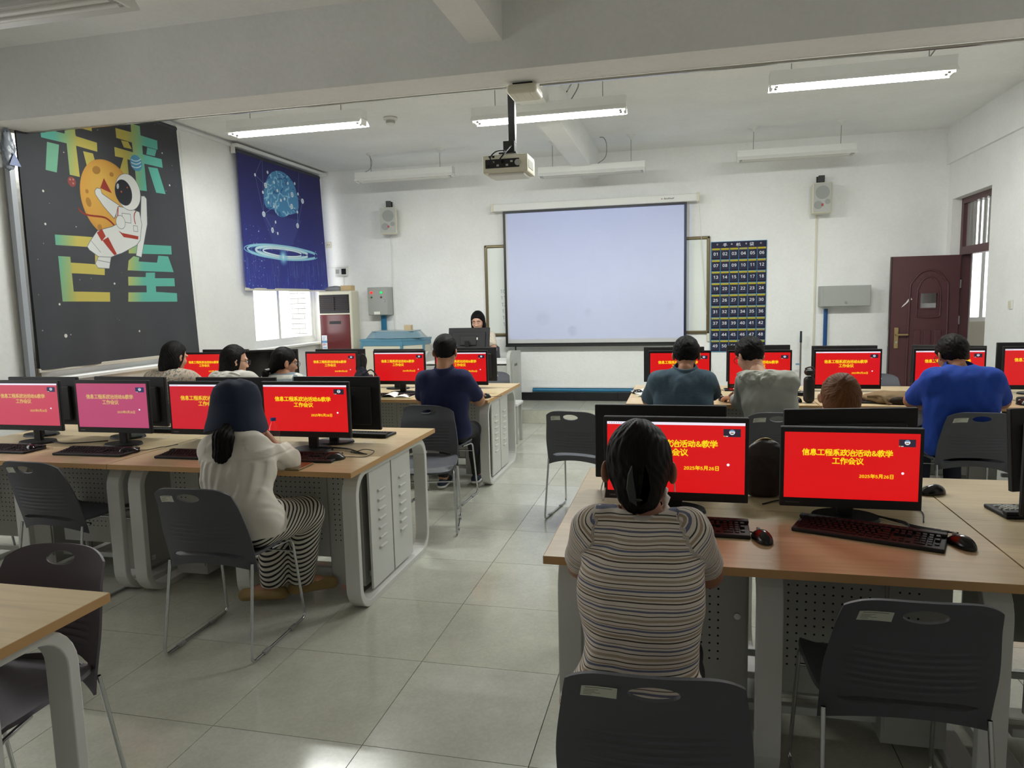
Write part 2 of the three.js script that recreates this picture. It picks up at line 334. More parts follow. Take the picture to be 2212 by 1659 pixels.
tag(mesh('curtain_track', [bx(-.9, XR, 2.914, 2.93, -4.735, -4.715), bx(XL, -1.12, 2.92, 2.93, -4.73, -4.715)], M.steel), 'long aluminium curtain track along the beam edge', 'track');
{ // projector: hollow body, the front panel has the lens opening
  const cx = -1.245, t = thing('projector', 'white ceiling projector hanging from a black pole', 'projector', [cx, 2.465, -5.27]);
  const prof = [[-.165, 0], [-.12, -.0], [.12, 0], [.165, 0]];
  mesh('housing', [rb(.33, .012, .26, .005, 0, .006), rb(.33, .012, .26, .005, 0, .118), rb(.012, .11, .26, .005, -.16, .06), rb(.012, .11, .26, .005, .16, .06), rb(.33, .11, .012, .005, 0, .06, .125)], M.cream, t);
  mesh('underside', rb(.27, .02, .21, .009, 0, -.008, 0, 3), M.white, t);
  mesh('front_panel', extrude([[-.155, .012], [.155, .012], [.155, .112], [-.155, .112]], .006, 0, [[[-.0164, .0413], [.0205, .0413], [.0205, .0678], [-.0164, .0678]]]).translate(0, 0, -.13), M.cream, t);
  const cp = mesh('connector_panel', rb(.25, .062, .006, .002, -.02, .064, .132), M.dark, t);
  for (let i = 0; i < 6; i++) mesh('socket', rb(.018, .014, .006, .002, -.12 + i * .034, .05 + (i % 2) * .024, .136), i % 3 ? M.greyMetal : M.hole, cp);
  mesh('speaker_grille', cylZ(.022, .005, 20, .095, .064, .136), M.greyMetal, cp);
  for (const x of [-.11, -.085]) mesh('vent', rb(.017, .016, .006, .001, x, .113, .129), M.hole, t);
  mesh('side_vent', rb(.005, .06, .16, .002, .166, .06, .02), M.greyMetal, t);
  mesh('bracket', [rb(.13, .012, .1, .004, 0, .152), rb(.2, .008, .02, .003, 0, .138, .04), rb(.2, .008, .02, .003, 0, .138, -.05), rb(.02, .02, .02, .004, -.09, .13, .04), rb(.02, .02, .02, .004, .09, .13, .04)], M.black, t);
  mesh('bracket_box', rb(.085, .075, .085, .004, .01, .2, 0), M.black, t);
  mesh('pole', [rb(.05, .42, .05, .004, .03, .43, 0), rb(.1, .006, .1, .002, .03, .637, 0)], M.black, t);
  mesh('cable', [tube([[.01, .17, .05], [-.06, .15, .13], [-.1, .1, .16], [-.08, .06, .137]], .005, 20), tube([[.03, .2, .05], [.0, .12, .16], [-.03, .09, .15], [-.02, .05, .137]], .006, 20)], M.cable, t);
  const s = new THREE.SpotLight(new THREE.Color(.1, .26, 1), 24, 0, .52, .15);
  s.position.set(cx, 2.465 + .065, -5.335); s.target.position.set(-1.07, 1.76, -9.47); s.shadow.radius = .006; s.castShadow = true; s.name = 'projector_beam';
  scene.add(s, s.target);
}

// ---------------------------------------------------------------- glyphs drawn stroke by stroke
const box4 = (a, b, c, d) => [[a, b], [c, b], [c, d], [a, d], [a, b]];
const REN = [[[28, 4], [6, 44]], [[20, 28], [20, 98]]], SHUI = [[[8, 8], [22, 18]], [[4, 36], [18, 46]], [[4, 94], [22, 62]]], PU = [[[66, 2], [54, 34]], [[62, 20], [98, 20]], [[86, 20], [78, 56], [50, 96]], [[60, 36], [72, 68], [98, 96]]];
const GLYPH = {
  信: [...REN, [[60, 3], [68, 13]], [[36, 22], [96, 22]], [[44, 38], [88, 38]], [[44, 53], [88, 53]], box4(44, 68, 88, 94)],
  息: [[[52, 2], [44, 12]], box4(24, 12, 76, 58), [[24, 27], [76, 27]], [[24, 42], [76, 42]], [[14, 70], [8, 90]], [[32, 68], [32, 90], [40, 95], [66, 95], [70, 82]], [[48, 64], [56, 76]], [[78, 66], [92, 84]]],
  工: [[[12, 14], [88, 14]], [[50, 14], [50, 88]], [[4, 88], [96, 88]]],
  程: [[[38, 4], [12, 14]], [[4, 32], [44, 32]], [[25, 12], [25, 98]], [[24, 34], [4, 66]], [[26, 40], [42, 58]], box4(54, 8, 92, 36), [[50, 52], [96, 52]], [[52, 72], [94, 72]], [[46, 94], [98, 94]], [[73, 52], [73, 94]]],
  系: [[[84, 4], [18, 14]], [[52, 14], [24, 34], [62, 32], [22, 58], [82, 54]], [[66, 42], [86, 60]], [[50, 58], [50, 98], [40, 94]], [[30, 68], [10, 90]], [[68, 68], [90, 90]]],
  政: [[[4, 14], [50, 14]], [[28, 14], [28, 84]], [[28, 48], [46, 48]], [[10, 42], [10, 86]], [[2, 90], [52, 82]], ...PU],
  治: [...SHUI, [[60, 4], [40, 42], [88, 36]], [[76, 22], [94, 46]], box4(40, 58, 88, 96)],
  活: [...SHUI, [[88, 6], [40, 16]], [[32, 38], [98, 38]], [[64, 12], [64, 58]], box4(42, 58, 88, 96)],
  动: [[[8, 18], [46, 18]], [[2, 42], [52, 42]], [[26, 44], [10, 82], [46, 76]], [[38, 60], [50, 90]], [[54, 30], [94, 30], [90, 92], [76, 88]], [[72, 4], [70, 50], [52, 96]]],
  教: [[[8, 18], [46, 18]], [[28, 4], [28, 34]], [[2, 36], [54, 36]], [[52, 8], [4, 62]], [[16, 52], [44, 52], [30, 64], [30, 98], [20, 94]], [[4, 78], [52, 72]], ...PU],
  学: [[[20, 6], [28, 22]], [[46, 2], [52, 20]], [[80, 4], [68, 24]], [[8, 48], [8, 30], [92, 30], [90, 48]], [[28, 48], [72, 48], [50, 62], [50, 98], [38, 94]], [[4, 72], [96, 72]]],
  作: [...REN, [[48, 4], [34, 44]], [[44, 24], [98, 24]], [[60, 24], [60, 98]], [[60, 48], [92, 48]], [[60, 72], [94, 72]]],
  会: [[[50, 2], [4, 46]], [[50, 2], [96, 46]], [[30, 42], [70, 42]], [[10, 62], [90, 62]], [[44, 62], [22, 92], [80, 88]], [[66, 74], [88, 98]]],
  议: [[[10, 6], [24, 18]], [[2, 40], [20, 40], [20, 88], [34, 76]], [[58, 4], [66, 20]], [[90, 14], [74, 60], [32, 96]], [[40, 22], [58, 62], [98, 96]]],
  年: [[[26, 2], [8, 36]], [[22, 20], [90, 20]], [[26, 44], [86, 44]], [[26, 44], [26, 70]], [[4, 70], [96, 70]], [[56, 20], [56, 98]]],
  月: [[[24, 6], [24, 62], [10, 96]], [[24, 6], [80, 6], [80, 92], [66, 90]], [[24, 34], [80, 34]], [[24, 60], [80, 60]]],
  日: [box4(20, 8, 80, 94), [[20, 50], [80, 50]]],
  手: [[[78, 4], [20, 14]], [[14, 34], [86, 34]], [[4, 58], [96, 58]], [[50, 10], [50, 92], [36, 88]]],
  机: [[[2, 28], [44, 28]], [[24, 4], [24, 98]], [[24, 32], [4, 72]], [[26, 38], [42, 58]], [[58, 12], [58, 60], [46, 96]], [[58, 12], [84, 12], [84, 84], [96, 86], [97, 74]]],
  袋: [[[28, 2], [6, 30]], [[18, 18], [18, 44]], [[38, 22], [94, 16]], [[56, 2], [66, 32], [90, 44]], [[78, 4], [88, 10]], [[50, 46], [50, 56]], [[6, 58], [94, 58]], [[50, 58], [6, 84]], [[32, 72], [32, 98], [48, 88]], [[46, 64], [92, 98]], [[82, 66], [62, 78]]],
};
function write(ctx, text, x, y, size, lw, gap = 1.04) {
  ctx.lineWidth = lw; ctx.lineCap = 'square'; ctx.lineJoin = 'miter';
  for (const ch of text) {
    if (GLYPH[ch]) {
      for (const s of GLYPH[ch]) { ctx.beginPath(); s.forEach(([a, b], i) => (i ? ctx.lineTo : ctx.moveTo).call(ctx, x + a / 100 * size, y + b / 100 * size)); ctx.stroke(); }
      x += size * gap;
    } else { ctx.font = 'bold ' + Math.round(size * 1.08) + 'px sans-serif'; ctx.textBaseline = 'alphabetic'; ctx.fillText(ch, x, y + size * .92); x += ctx.measureText(ch).width; }
  }
  return x;
}

// ---------------------------------------------------------------- roller blinds
function sheet(w, h, sag) {   // hanging cloth with shallow vertical folds, facing +z before it is turned
  const g = new THREE.PlaneGeometry(w, h, 60, 24), p = g.attributes.position;
  for (let i = 0; i < p.count; i++) { const u = p.getX(i) / w + .5, d = .5 - p.getY(i) / h; p.setZ(i, sag * d * (Math.sin(u * 9) * .5 + Math.sin(u * 23 + 1) * .25 + Math.pow(u, 6) * 1.6)); }
  g.computeVertexNormals();
  return g;
}
const spaceTex = canvasTex(922, 1140, (c, w, h) => {
  c.fillStyle = '#3d3f44'; c.fillRect(0, 0, w, h);
  for (let i = 0; i < 46; i++) { c.fillStyle = 'rgba(235,235,225,' + (.25 + rnd() * .6) + ')'; c.beginPath(); c.arc(rnd() * w, rnd() * h, 1 + rnd() * 2.2, 0, 7); c.fill(); }
  for (const [x, y, r] of [[136, 1010, 8], [560, 1010, 5], [120, 880, 5], [440, 790, 5], [96, 430, 5], [90, 560, 5], [830, 300, 5], [800, 150, 4]]) { c.fillStyle = '#d9d8cf'; c.beginPath(); c.arc(x, y, r, 0, 7); c.fill(); }
  const polys = [[[111, 182], [228, 180], [232, 149], [229, 60], [283, 60], [283, 105], [377, 105], [377, 138], [283, 140], [284, 178], [401, 181], [399, 220], [281, 218], [285, 346], [233, 345], [233, 218], [112, 219]], [[138, 231], [195, 231], [171, 346], [118, 344]], [[317, 233], [373, 232], [402, 335], [340, 331]], [[513, 94], [608, 92], [610, 52], [667, 52], [667, 94], [774, 96], [771, 140], [672, 139], [672, 180], [792, 181], [793, 222], [676, 222], [678, 349], [617, 352], [613, 222], [571, 221], [572, 294], [514, 289], [546, 219], [498, 221], [498, 180], [610, 182], [608, 139], [514, 137]], [[541, 142], [585, 140], [605, 169], [555, 171]], [[703, 142], [763, 142], [748, 175], [694, 176]], [[698, 233], [758, 230], [795, 348], [734, 349]], [[131, 598], [395, 591], [399, 636], [130, 640]], [[137, 684], [195, 684], [195, 828], [410, 829], [407, 871], [137, 869]], [[194, 708], [328, 709], [336, 640], [399, 636], [386, 754], [195, 752]], [[537, 605], [796, 599], [794, 641], [532, 650]], [[518, 728], [528, 683], [561, 661], [597, 665], [591, 684], [701, 685], [711, 651], [769, 652], [795, 728]], [[631, 735], [685, 733], [682, 760], [795, 758], [793, 798], [683, 799], [682, 826], [802, 832], [799, 874], [507, 872], [512, 829], [627, 828], [629, 796], [515, 798], [518, 757], [628, 756]]];
  const fill = (p, f) => { c.fillStyle = f; c.beginPath(); p.forEach(([x, y], i) => (i ? c.lineTo : c.moveTo).call(c, x, y)); c.closePath(); c.fill(); };
  for (const p of polys) {
    const xs = p.map((q) => q[0]), a = Math.min(...xs), b = Math.max(...xs), i = polys.indexOf(p), g = c.createLinearGradient(a, 0, b, 40), T = '#5cae9e', Y = '#c2b55c';
    const [l, r] = [[T, Y], [T, '#74b193'], [Y, Y], [Y, T], [Y, Y], [T, T], [Y, T], [T, Y], [T, Y], [T, Y], [Y, T], [Y, T], [Y, T]][i];
    g.addColorStop(0, l); g.addColorStop(.3, l); g.addColorStop(.72, r); g.addColorStop(1, r);
    fill(p, g);
  }
  // orange moon with craters
  const mg = c.createRadialGradient(420, 340, 20, 432, 415, 175);
  mg.addColorStop(0, '#dcb054'); mg.addColorStop(.8, '#cf9a45'); mg.addColorStop(1, '#b98139');
  c.fillStyle = mg; c.beginPath(); c.ellipse(436, 412, 158, 165, 0, 0, 7); c.fill();
  for (const [x, y, a, b] of [[385, 300, 24, 17], [470, 305, 12, 10], [318, 400, 10, 9], [322, 445, 16, 20], [378, 545, 14, 12]]) { c.fillStyle = '#a87a35'; c.beginPath(); c.ellipse(x, y, a, b, -.3, 0, 7); c.fill(); }
  // tether, flag, small planets
  c.strokeStyle = '#8a2f22'; c.lineWidth = 8; c.beginPath(); c.moveTo(260, 477); c.bezierCurveTo(280, 520, 380, 490, 420, 502); c.quadraticCurveTo(450, 512, 480, 548); c.stroke();
  fill([[425, 328], [463, 388], [400, 374]], '#96332a');
  c.fillStyle = '#8c4540'; c.beginPath(); c.arc(240, 372, 21, 0, 7); c.fill(); c.fillStyle = '#b98680'; for (const [x, y] of [[232, 364], [246, 378], [248, 362]]) { c.beginPath(); c.arc(x, y, 4, 0, 7); c.fill(); }
  c.fillStyle = '#4d8fb4'; c.beginPath(); c.arc(625, 228, 37, 0, 7); c.fill(); c.strokeStyle = '#cfe0e2'; c.lineWidth = 4; for (const d of [-16, -2, 14]) { c.beginPath(); c.moveTo(594, 232 + d); c.quadraticCurveTo(628, 244 + d, 656, 220 + d); c.stroke(); }
  // astronaut
  const suit = '#d9dcda', line = '#56606a';
  const shape = (p, f) => { fill(p, f); c.strokeStyle = line; c.lineWidth = 2.5; c.stroke(); };
  shape([[640, 377], [660, 374], [672, 386], [664, 505], [612, 664], [577, 658], [598, 586], [622, 502]], suit);
  shape([[502, 438], [408, 397], [401, 377], [379, 377], [366, 390], [368, 406], [411, 452], [466, 499]], suit);
  shape([[492, 443], [556, 442], [621, 453], [630, 509], [611, 585], [587, 609], [492, 652], [462, 661], [432, 673], [417, 724], [345, 724], [330, 706], [354, 674], [300, 650], [288, 636], [313, 607], [362, 562], [448, 537], [478, 523], [478, 480]], suit);
  for (const p of [[[357, 571], [391, 551], [410, 582], [384, 606]], [[389, 602], [424, 585], [465, 657], [451, 663]], [[484, 551], [503, 560], [602, 567], [599, 582], [511, 578]]]) fill(p, '#a2382c');
  c.strokeStyle = '#a2382c'; c.lineWidth = 5; c.beginPath(); c.moveTo(492, 445); c.lineTo(484, 500); c.moveTo(600, 452); c.quadraticCurveTo(575, 470, 590, 512); c.stroke();
  c.strokeStyle = line; c.lineWidth = 2; c.strokeRect(512, 470, 50, 40); c.strokeRect(575, 520, 26, 26); c.beginPath(); c.moveTo(313, 607); c.lineTo(372, 655); c.moveTo(354, 674); c.lineTo(432, 673); c.moveTo(345, 690); c.lineTo(425, 697); c.stroke();
  c.fillStyle = suit; c.beginPath(); c.ellipse(500, 512, 26, 30, 0, 0, 7); c.fill(); c.stroke();
  c.fillStyle = '#e2e4e2'; c.beginPath(); c.ellipse(560, 370, 76, 82, 0, 0, 7); c.fill(); c.stroke();
  c.fillStyle = '#23252d'; c.beginPath(); c.ellipse(532, 376, 50, 57, -.1, 0, 7); c.fill(); c.stroke();
  c.fillStyle = '#b9c0c6'; c.beginPath(); c.ellipse(500, 352, 7, 13, .2, 0, 7); c.fill();
  c.fillStyle = '#c05a3c'; c.beginPath(); c.arc(518, 374, 5, 0, 7); c.arc(556, 350, 4, 0, 7); c.fill();
});
const brainTex = canvasTex(970, 790, (c, w, h) => {
  const g = c.createLinearGradient(0, 0, 0, h); g.addColorStop(0, '#2b2b63'); g.addColorStop(.45, '#2c2f74'); g.addColorStop(1, '#39419a');
  c.fillStyle = g; c.fillRect(0, 0, w, h);
  // lines of light in the lower part
  for (let i = 0; i < 150; i++) { const x = rnd() * w, y = 560 + rnd() * 220, l = 20 + rnd() * 130; c.strokeStyle = 'rgba(150,200,245,' + (.1 + rnd() * .35) + ')'; c.lineWidth = 1 + rnd() * 2.5; c.beginPath(); c.moveTo(x, y); c.lineTo(x, Math.min(h, y + l)); c.stroke(); }
  for (let i = 0; i < 90; i++) { c.fillStyle = 'rgba(180,220,250,' + (.3 + rnd() * .5) + ')'; c.beginPath(); c.arc(rnd() * w * (i % 2 ? 1 : .25), 400 + rnd() * 390, 1 + rnd() * 4, 0, 7); c.fill(); }
  c.fillStyle = 'rgba(120,150,230,.16)'; c.beginPath(); c.moveTo(200, 330); c.lineTo(690, 330); c.lineTo(520, 550); c.lineTo(350, 550); c.fill();
  // glowing disc
  for (const [a, b, lw, col] of [[426, 46, 5, '#86c3e0'], [395, 40, 12, '#9bd2e6'], [360, 35, 3, '#5aa2d0'], [310, 30, 16, '#c7e6ef'], [265, 25, 5, '#7fb7dc'], [235, 22, 9, '#dff0f4']]) { c.strokeStyle = col; c.lineWidth = lw; c.beginPath(); c.ellipse(435, 557, a, b, 0, .25, 6.05); c.stroke(); }
  const sg = c.createRadialGradient(444, 585, 0, 444, 585, 60); sg.addColorStop(0, '#f4fbff'); sg.addColorStop(.25, '#9fdcf0'); sg.addColorStop(1, 'rgba(90,160,220,0)'); c.fillStyle = sg; c.fillRect(384, 525, 120, 120);
  const nodes = [[171, 115], [235, 338], [323, 426], [390, 440], [369, 372], [635, 369], [714, 200], [662, 160], [627, 98], [277, 161], [412, 173], [449, 228], [360, 278], [296, 262], [541, 109], [587, 175], [573, 252], [642, 280], [492, 214], [242, 207], [309, 78], [378, 128]];
  // brain
  const B = [[253, 203], [275, 150], [310, 103], [355, 70], [409, 52], [460, 46], [507, 50], [560, 66], [605, 92], [632, 125], [649, 166], [660, 205], [661, 246], [636, 285], [580, 300], [529, 310], [495, 325], [459, 333], [420, 332], [395, 325], [375, 312], [358, 295], [303, 301], [268, 295], [252, 278], [247, 240]];
  c.fillStyle = '#4f8fc0'; c.beginPath(); B.forEach(([x, y], i) => (i ? c.lineTo : c.moveTo).call(c, x, y)); c.closePath(); c.fill(); c.save(); c.clip();
  for (let i = 0; i < 70; i++) { c.strokeStyle = i % 3 ? 'rgba(165,212,236,.75)' : 'rgba(45,95,150,.7)'; c.lineWidth = 5 + rnd() * 8; const x = 250 + rnd() * 400, y = 50 + rnd() * 280, a = rnd() * 6; c.beginPath(); c.moveTo(x, y); c.bezierCurveTo(x + 30 * Math.cos(a), y + 30 * Math.sin(a), x + 50 * Math.cos(a + 1), y + 40 * Math.sin(a + 1), x + 60 * Math.cos(a + .4), y + 50 * Math.sin(a + .4)); c.stroke(); }
  c.restore();
  c.strokeStyle = 'rgba(160,200,235,.7)'; c.lineWidth = 2;
  for (const [a, b] of [[0, 9], [0, 1], [1, 2], [2, 3], [2, 4], [5, 6], [5, 17], [6, 7], [1, 12], [12, 11], [9, 10], [15, 6]]) { c.beginPath(); c.moveTo(...nodes[a]); c.lineTo(...nodes[b]); c.stroke(); }
  for (const [a, b] of [[171, 115], [635, 369], [235, 338]]) { c.beginPath(); c.moveTo(a, b); c.lineTo(a < 300 ? 260 : 690, 0); c.stroke(); }
  nodes.forEach(([x, y], i) => { const r = [1, 2, 5, 6, 9, 15, 16].includes(i) ? 17 : 10; c.fillStyle = '#dfe9f0'; c.beginPath(); c.arc(x, y, r, 0, 7); c.fill(); if (r > 12) { c.strokeStyle = '#6a9cc0'; c.lineWidth = 3; c.strokeRect(x - 6, y - 6, 12, 12); } });
});
function blind(name, label, z0, z1, y0, y1, tex, sag) {
  const w = z1 - z0, t = thing(name, label, 'blind', [-4.965, 0, (z0 + z1) / 2]), cloth = std(0xffffff, .8, 0, { map: tex, side: THREE.DoubleSide });
  mesh('cloth', sheet(w, y1 - y0, sag).rotateY(PI / 2).translate(0, (y0 + y1) / 2, 0), cloth, t);
  mesh('roller', cylZ(.026, w + .01, 18, -.02, y1 - .015, 0), std(0x33353c, .6), t);
  mesh('bottom_bar', rb(.016, .034, w + .02, .006, .004, y0 - .005, 0), std(0xd6d3c6, .5), t);
  for (const s of [-1, 1]) mesh('bracket', rb(.05, .07, .02, .004, -.035, y1 - .01, s * (w / 2 + .015)), M.white, t);
  return t;
}
const blind1 = blind('roller_blind', 'dark grey roller blind printed with an astronaut and big teal characters', -6.479, -4.634, 1.085, 3.36, spaceTex, .05);
const blind2 = blind('roller_blind', 'blue roller blind printed with a glowing brain over a disc of light', -9.42, -7.485, 1.76, 3.34, brainTex, .03);
{ // unseen blind, added to cut the light of the window outside the frame
  const b3 = blind('roller_blind', 'unseen dark grey roller blind added to dim the window beside the near desks', -3.8, -1.6, 2.12, 3.3, null, .03);
  b3.children[0].material = std(0x3d3f44, .8);
}
mesh('pull_chain', tube([[.0, 3.33, -.96], [.0, 2.3, -.955], [.01, 1.55, -.95], [.02, 1.46, -.99], [.01, 1.55, -1.03], [0, 2.4, -1.0], [0, 3.32, -.97]], .003, 50, 5), M.white, blind1);
tag(mesh('rail_plate', bx(-5.035, -4.93, 3.365, 3.4, -9.58, -7.45), M.alu), 'white rail plate above the blue brain blind', 'rail');
tag(mesh('rail_plate', bx(-5.035, -5.0, 3.375, 3.4, -7.44, -4.75), M.alu), 'narrow curtain rail under the ceiling by the astronaut blind', 'rail');
{ // steel upright with its half peeled protective film, beside the astronaut blind
  const t = thing('steel_upright', 'brushed steel upright strip with peeling printed film at the window', 'metal strip', [-4.99, 0, -4.6]);
  mesh('panel', bx(-.03, .02, 0, 2.93, -.055, .0), M.steel, t);
  const filmTex = canvasTex(64, 1024, (c) => { c.fillStyle = '#cfd3d8'; c.fillRect(0, 0, 64, 1024); c.fillStyle = '#2d4f8a'; for (let y = 40; y < 1024; y += 150) { for (let k = 0; k < 5; k++) c.fillRect(14, y + k * 9, 36, 5); c.font = 'bold 20px sans-serif'; c.fillText('PE', 16, y + 76); } });
  mesh('protective_film', bx(-.02, .024, 0, 2.55, .004, .05).translate(0, .1, 0), std(0xd3d6da, .35, 0, { map: filmTex }), t);
  const bag = new THREE.SphereGeometry(.06, 26, 20), bp = bag.attributes.position;
  for (let i = 0; i < bp.count; i++) { const k = 1 + 1.1 * (fbm(bp.getX(i) * 60 + 9 + bp.getZ(i) * 40, bp.getY(i) * 40 + 9, 64, 3, 3) - .5); bp.setXYZ(i, bp.getX(i) * .4 * k, bp.getY(i) * 2.1 * k, bp.getZ(i) * .8 * k); }
  bag.computeVertexNormals();
  mesh('peeled_film', bag.translate(.03, 2.76, .05), std(0x8f97a3, .3), t);
  mesh('film_print', extrude([[-.05, -.05], [.05, -.05], [0, .05]], .003).rotateY(PI / 2).translate(.06, 2.7, .03), std(0x2b4f94, .4), t);
}

// ---------------------------------------------------------------- front wall
{ // projection screen
  const t = thing('projection_screen', 'large white pull down projection screen with black border', 'screen', [-1.145, 0, -9.47]);
  const cs = mesh('case', rb(2.66, .095, .09, .012, 0, 2.78, .0), M.white, t);
  mesh('end_cap', rb(.04, .11, .1, .008, -1.33, 2.78, 0), M.cream, cs); mesh('end_cap', rb(.04, .11, .1, .008, 1.33, 2.78, 0), M.cream, cs);
  const logo = canvasTex(256, 64, (c) => { c.fillStyle = '#e8e8e4'; c.fillRect(0, 0, 256, 64); c.fillStyle = '#a22'; c.beginPath(); c.arc(22, 34, 10, 0, 7); c.fill(); c.fillStyle = '#222'; c.font = 'italic bold 44px sans-serif'; c.fillText('Redleaf', 50, 48); });
  mesh('logo', bx(.87, 1.07, 2.76, 2.8, .0455, .0465), M.white, cs).material = new THREE.MeshStandardMaterial({ map: logo, roughness: .5 });
  { const g = cs.children[2].geometry, uv = g.attributes.uv, p = g.attributes.position; for (let i = 0; i < uv.count; i++) uv.setXY(i, (p.getX(i) - .87) / .2, (p.getY(i) - 2.76) / .04); }
  const bt = dataTex(512, 512, (u, v) => { const sp = [[.21, .19, .05, 14], [.38, .09, .035, 26], [.47, .23, .03, 12], [.93, .27, .03, 10]]; let k = 242 + 6 * (fbm(u * 4, v * 4, 4, 4, 61) - .5); for (const [a, b, r, d] of sp) { const q = Math.hypot(u - a, (v - b) * .75) / r; if (q < 1) k -= d * (1 - q * q) * fbm(u * 24, v * 24, 32, 3, 9); } return [k, k, k]; });
  const fab = mesh('fabric', new THREE.PlaneGeometry(2.325, 1.73, 20, 4).translate(0, 1.836, 0), std(0xd2d2d2, .75, 0, { map: bt }), t);
  mesh('border', [bx(-1.195, -1.1625, .94, 2.73, -.001, .001), bx(1.1625, 1.195, .94, 2.73, -.001, .001), bx(-1.1625, 1.1625, 2.7, 2.73, -.001, .001), bx(-1.1625, 1.1625, .94, .972, -.001, .001)], M.black, fab);
  mesh('bottom_bar', rb(2.4, .022, .022, .008, 0, .935, 0), M.black, t);
  for (const x of [-1.06, 1.1]) mesh('pull_tab', [rb(.02, .06, .006, .002, x, .9, 0), tube([[x, .88, 0], [x + .03, .86, .01], [x + .04, .8, 0], [x + .04, .76, .01]], .006, 12)], M.black, t);
}
{ // whiteboard behind the screen
  const t = thing('whiteboard', 'wide whiteboard with bronze frame half hidden behind the projection screen', 'whiteboard', [-1.15, 1.686, ZF]);
  const wt = canvasTex(1024, 426, (c) => { c.fillStyle = '#e6ebe6'; c.fillRect(0, 0, 1024, 426); c.fillStyle = 'rgba(90,110,120,.6)'; c.font = '26px sans-serif'; ['10', '11', '12', '13', '14', '15'].forEach((s, i) => { c.fillText(s, 62 + i * 2, 225 + i * 32); c.fillText('1', 100 + i, 225 + i * 32); }); });
  mesh('board', new THREE.BoxGeometry(2.92, 1.19, .015).translate(0, 0, .012), std(0xffffff, .25, 0, { map: wt }), t);
  mesh('frame', [rb(2.98, .04, .035, .012, 0, .6, .018), rb(2.98, .04, .035, .012, 0, -.6, .018), rb(.04, 1.24, .035, .012, -1.47, 0, .018), rb(.04, 1.24, .035, .012, 1.47, 0, .018)], std(0x6d6248, .35, .5), t);
}
{ // pocket chart for phones
  const t = thing('phone_pocket_chart', 'navy wall chart of numbered phone pockets with yellow bands', 'pocket chart', [.69, 0, ZF]);
  const w = .665, h = 1.39, y1 = 2.224, navy = std(0x1b1b38, .75), trim = std(0x4d8ab0, .7), yel = std(0xb9a92f, .7), yel2 = std(0xa9a25c, .7);
  const back = mesh('backing', bx(-w / 2, w / 2, y1 - h, y1, .002, .008), navy, t);
  mesh('edging', [bx(-w / 2 - .006, -w / 2, y1 - h, y1 + .006, .002, .012), bx(w / 2, w / 2 + .006, y1 - h, y1 + .006, .002, .012), bx(-w / 2, w / 2, y1, y1 + .006, .002, .012), bx(-w / 2, w / 2, y1 - h - .006, y1 - h, .002, .012)], trim, back);
  const head = canvasTex(512, 64, (c) => { c.fillStyle = '#1d1d3a'; c.fillRect(0, 0, 512, 64); c.strokeStyle = '#e3e6ee'; c.fillStyle = '#e3e6ee'; write(c, '手', 108, 12, 40, 4.5); write(c, '机', 232, 12, 40, 4.5); write(c, '袋', 356, 12, 40, 4); });
  const hd = mesh('header', new THREE.PlaneGeometry(w, .07).translate(0, y1 - .037, .0095), std(0xffffff, .75, 0, { map: head }), t);
  for (let i = 0; i < 4; i++) mesh('eyelet', new THREE.TorusGeometry(.008, .004, 6, 12).translate(-.26 + i * .175, y1 - .03, .012), M.chrome, hd);
  const nt = canvasTex(576, 864, (c) => { c.fillStyle = '#1e1e3c'; c.fillRect(0, 0, 576, 864); c.fillStyle = '#e9ebef'; c.font = 'bold 50px monospace'; c.textAlign = 'center'; for (let i = 0; i < 54; i++) c.fillText(String(i + 1).padStart(2, '0'), (i % 6) * 96 + 48, Math.floor(i / 6) * 96 + 60); });
  const nm = std(0xffffff, .7, 0, { map: nt }), cw = w / 6, ph = (h - .075) / 9;
  for (let r = 0; r < 9; r++) for (let c = 0; c < 6; c++) {
    const x = -w / 2 + (c + .5) * cw, yt = y1 - .075 - r * ph;
    const g = new THREE.BoxGeometry(cw - .01, ph - .048, .012, 4, 3, 1), uv = g.attributes.uv, p = g.attributes.position;
    for (let i = 0; i < uv.count; i++) { uv.setXY(i, (c + p.getX(i) / (cw - .01) + .5) / 6, 1 - (r + .5 - p.getY(i) / (ph - .048)) / 9); if (p.getZ(i) > 0) p.setZ(i, p.getZ(i) + .006 * Math.cos(p.getX(i) / cw * PI) * (p.getY(i) > 0 ? 1.6 : .7)); }
    g.computeVertexNormals();
    const pk = mesh('pocket', g.translate(x, yt - .03 - (ph - .048) / 2, .013), nm, t);
    mesh('band', rb(cw - .012, .025, .006, .003, x, yt - .014, .012), rnd() > .3 ? yel : yel2, pk);
    mesh('piping', [bx(x - cw / 2 - .003, x - cw / 2 + .003, yt - ph, yt, .008, .018), bx(x - cw / 2, x + cw / 2, yt - ph - .003, yt - ph + .003, .008, .016)], trim, pk);
  }
}
function speaker(label, x, turn) {
  const t = thing('wall_speaker', label, 'speaker', [x, 2.68, -9.42], turn);
  mesh('cabinet', rb(.22, .355, .19, .012, 0, 0, 0), M.cream, t);
  const gr = mesh('grille', rb(.2, .335, .012, .006, 0, 0, .096), std(0xb7b8b2, .6), t);
  for (const [a, b, r] of [[0, .06, .078], [-.045, -.085, .048], [.058, -.05, .03]]) mesh('driver', cylZ(r, .004, 28, a, b, .103), std(0x9da09c, .7), gr);
  mesh('badge', rb(.024, .03, .004, .002, .0, -.085, .106), std(0xa3271f, .4), gr);
  mesh('bracket', [rb(.07, .08, .05, .006, 0, .235, -.04), rb(.09, .1, .012, .003, 0, .23, -.15), rb(.03, .03, .14, .004, 0, .2, -.08), rb(.1, .012, .05, .003, 0, .185, -.03)], M.black, t);
}
speaker('white wall speaker on the side of the windows', -3.95, .3);
speaker('white wall speaker on the side of the door', 1.62, -.05);
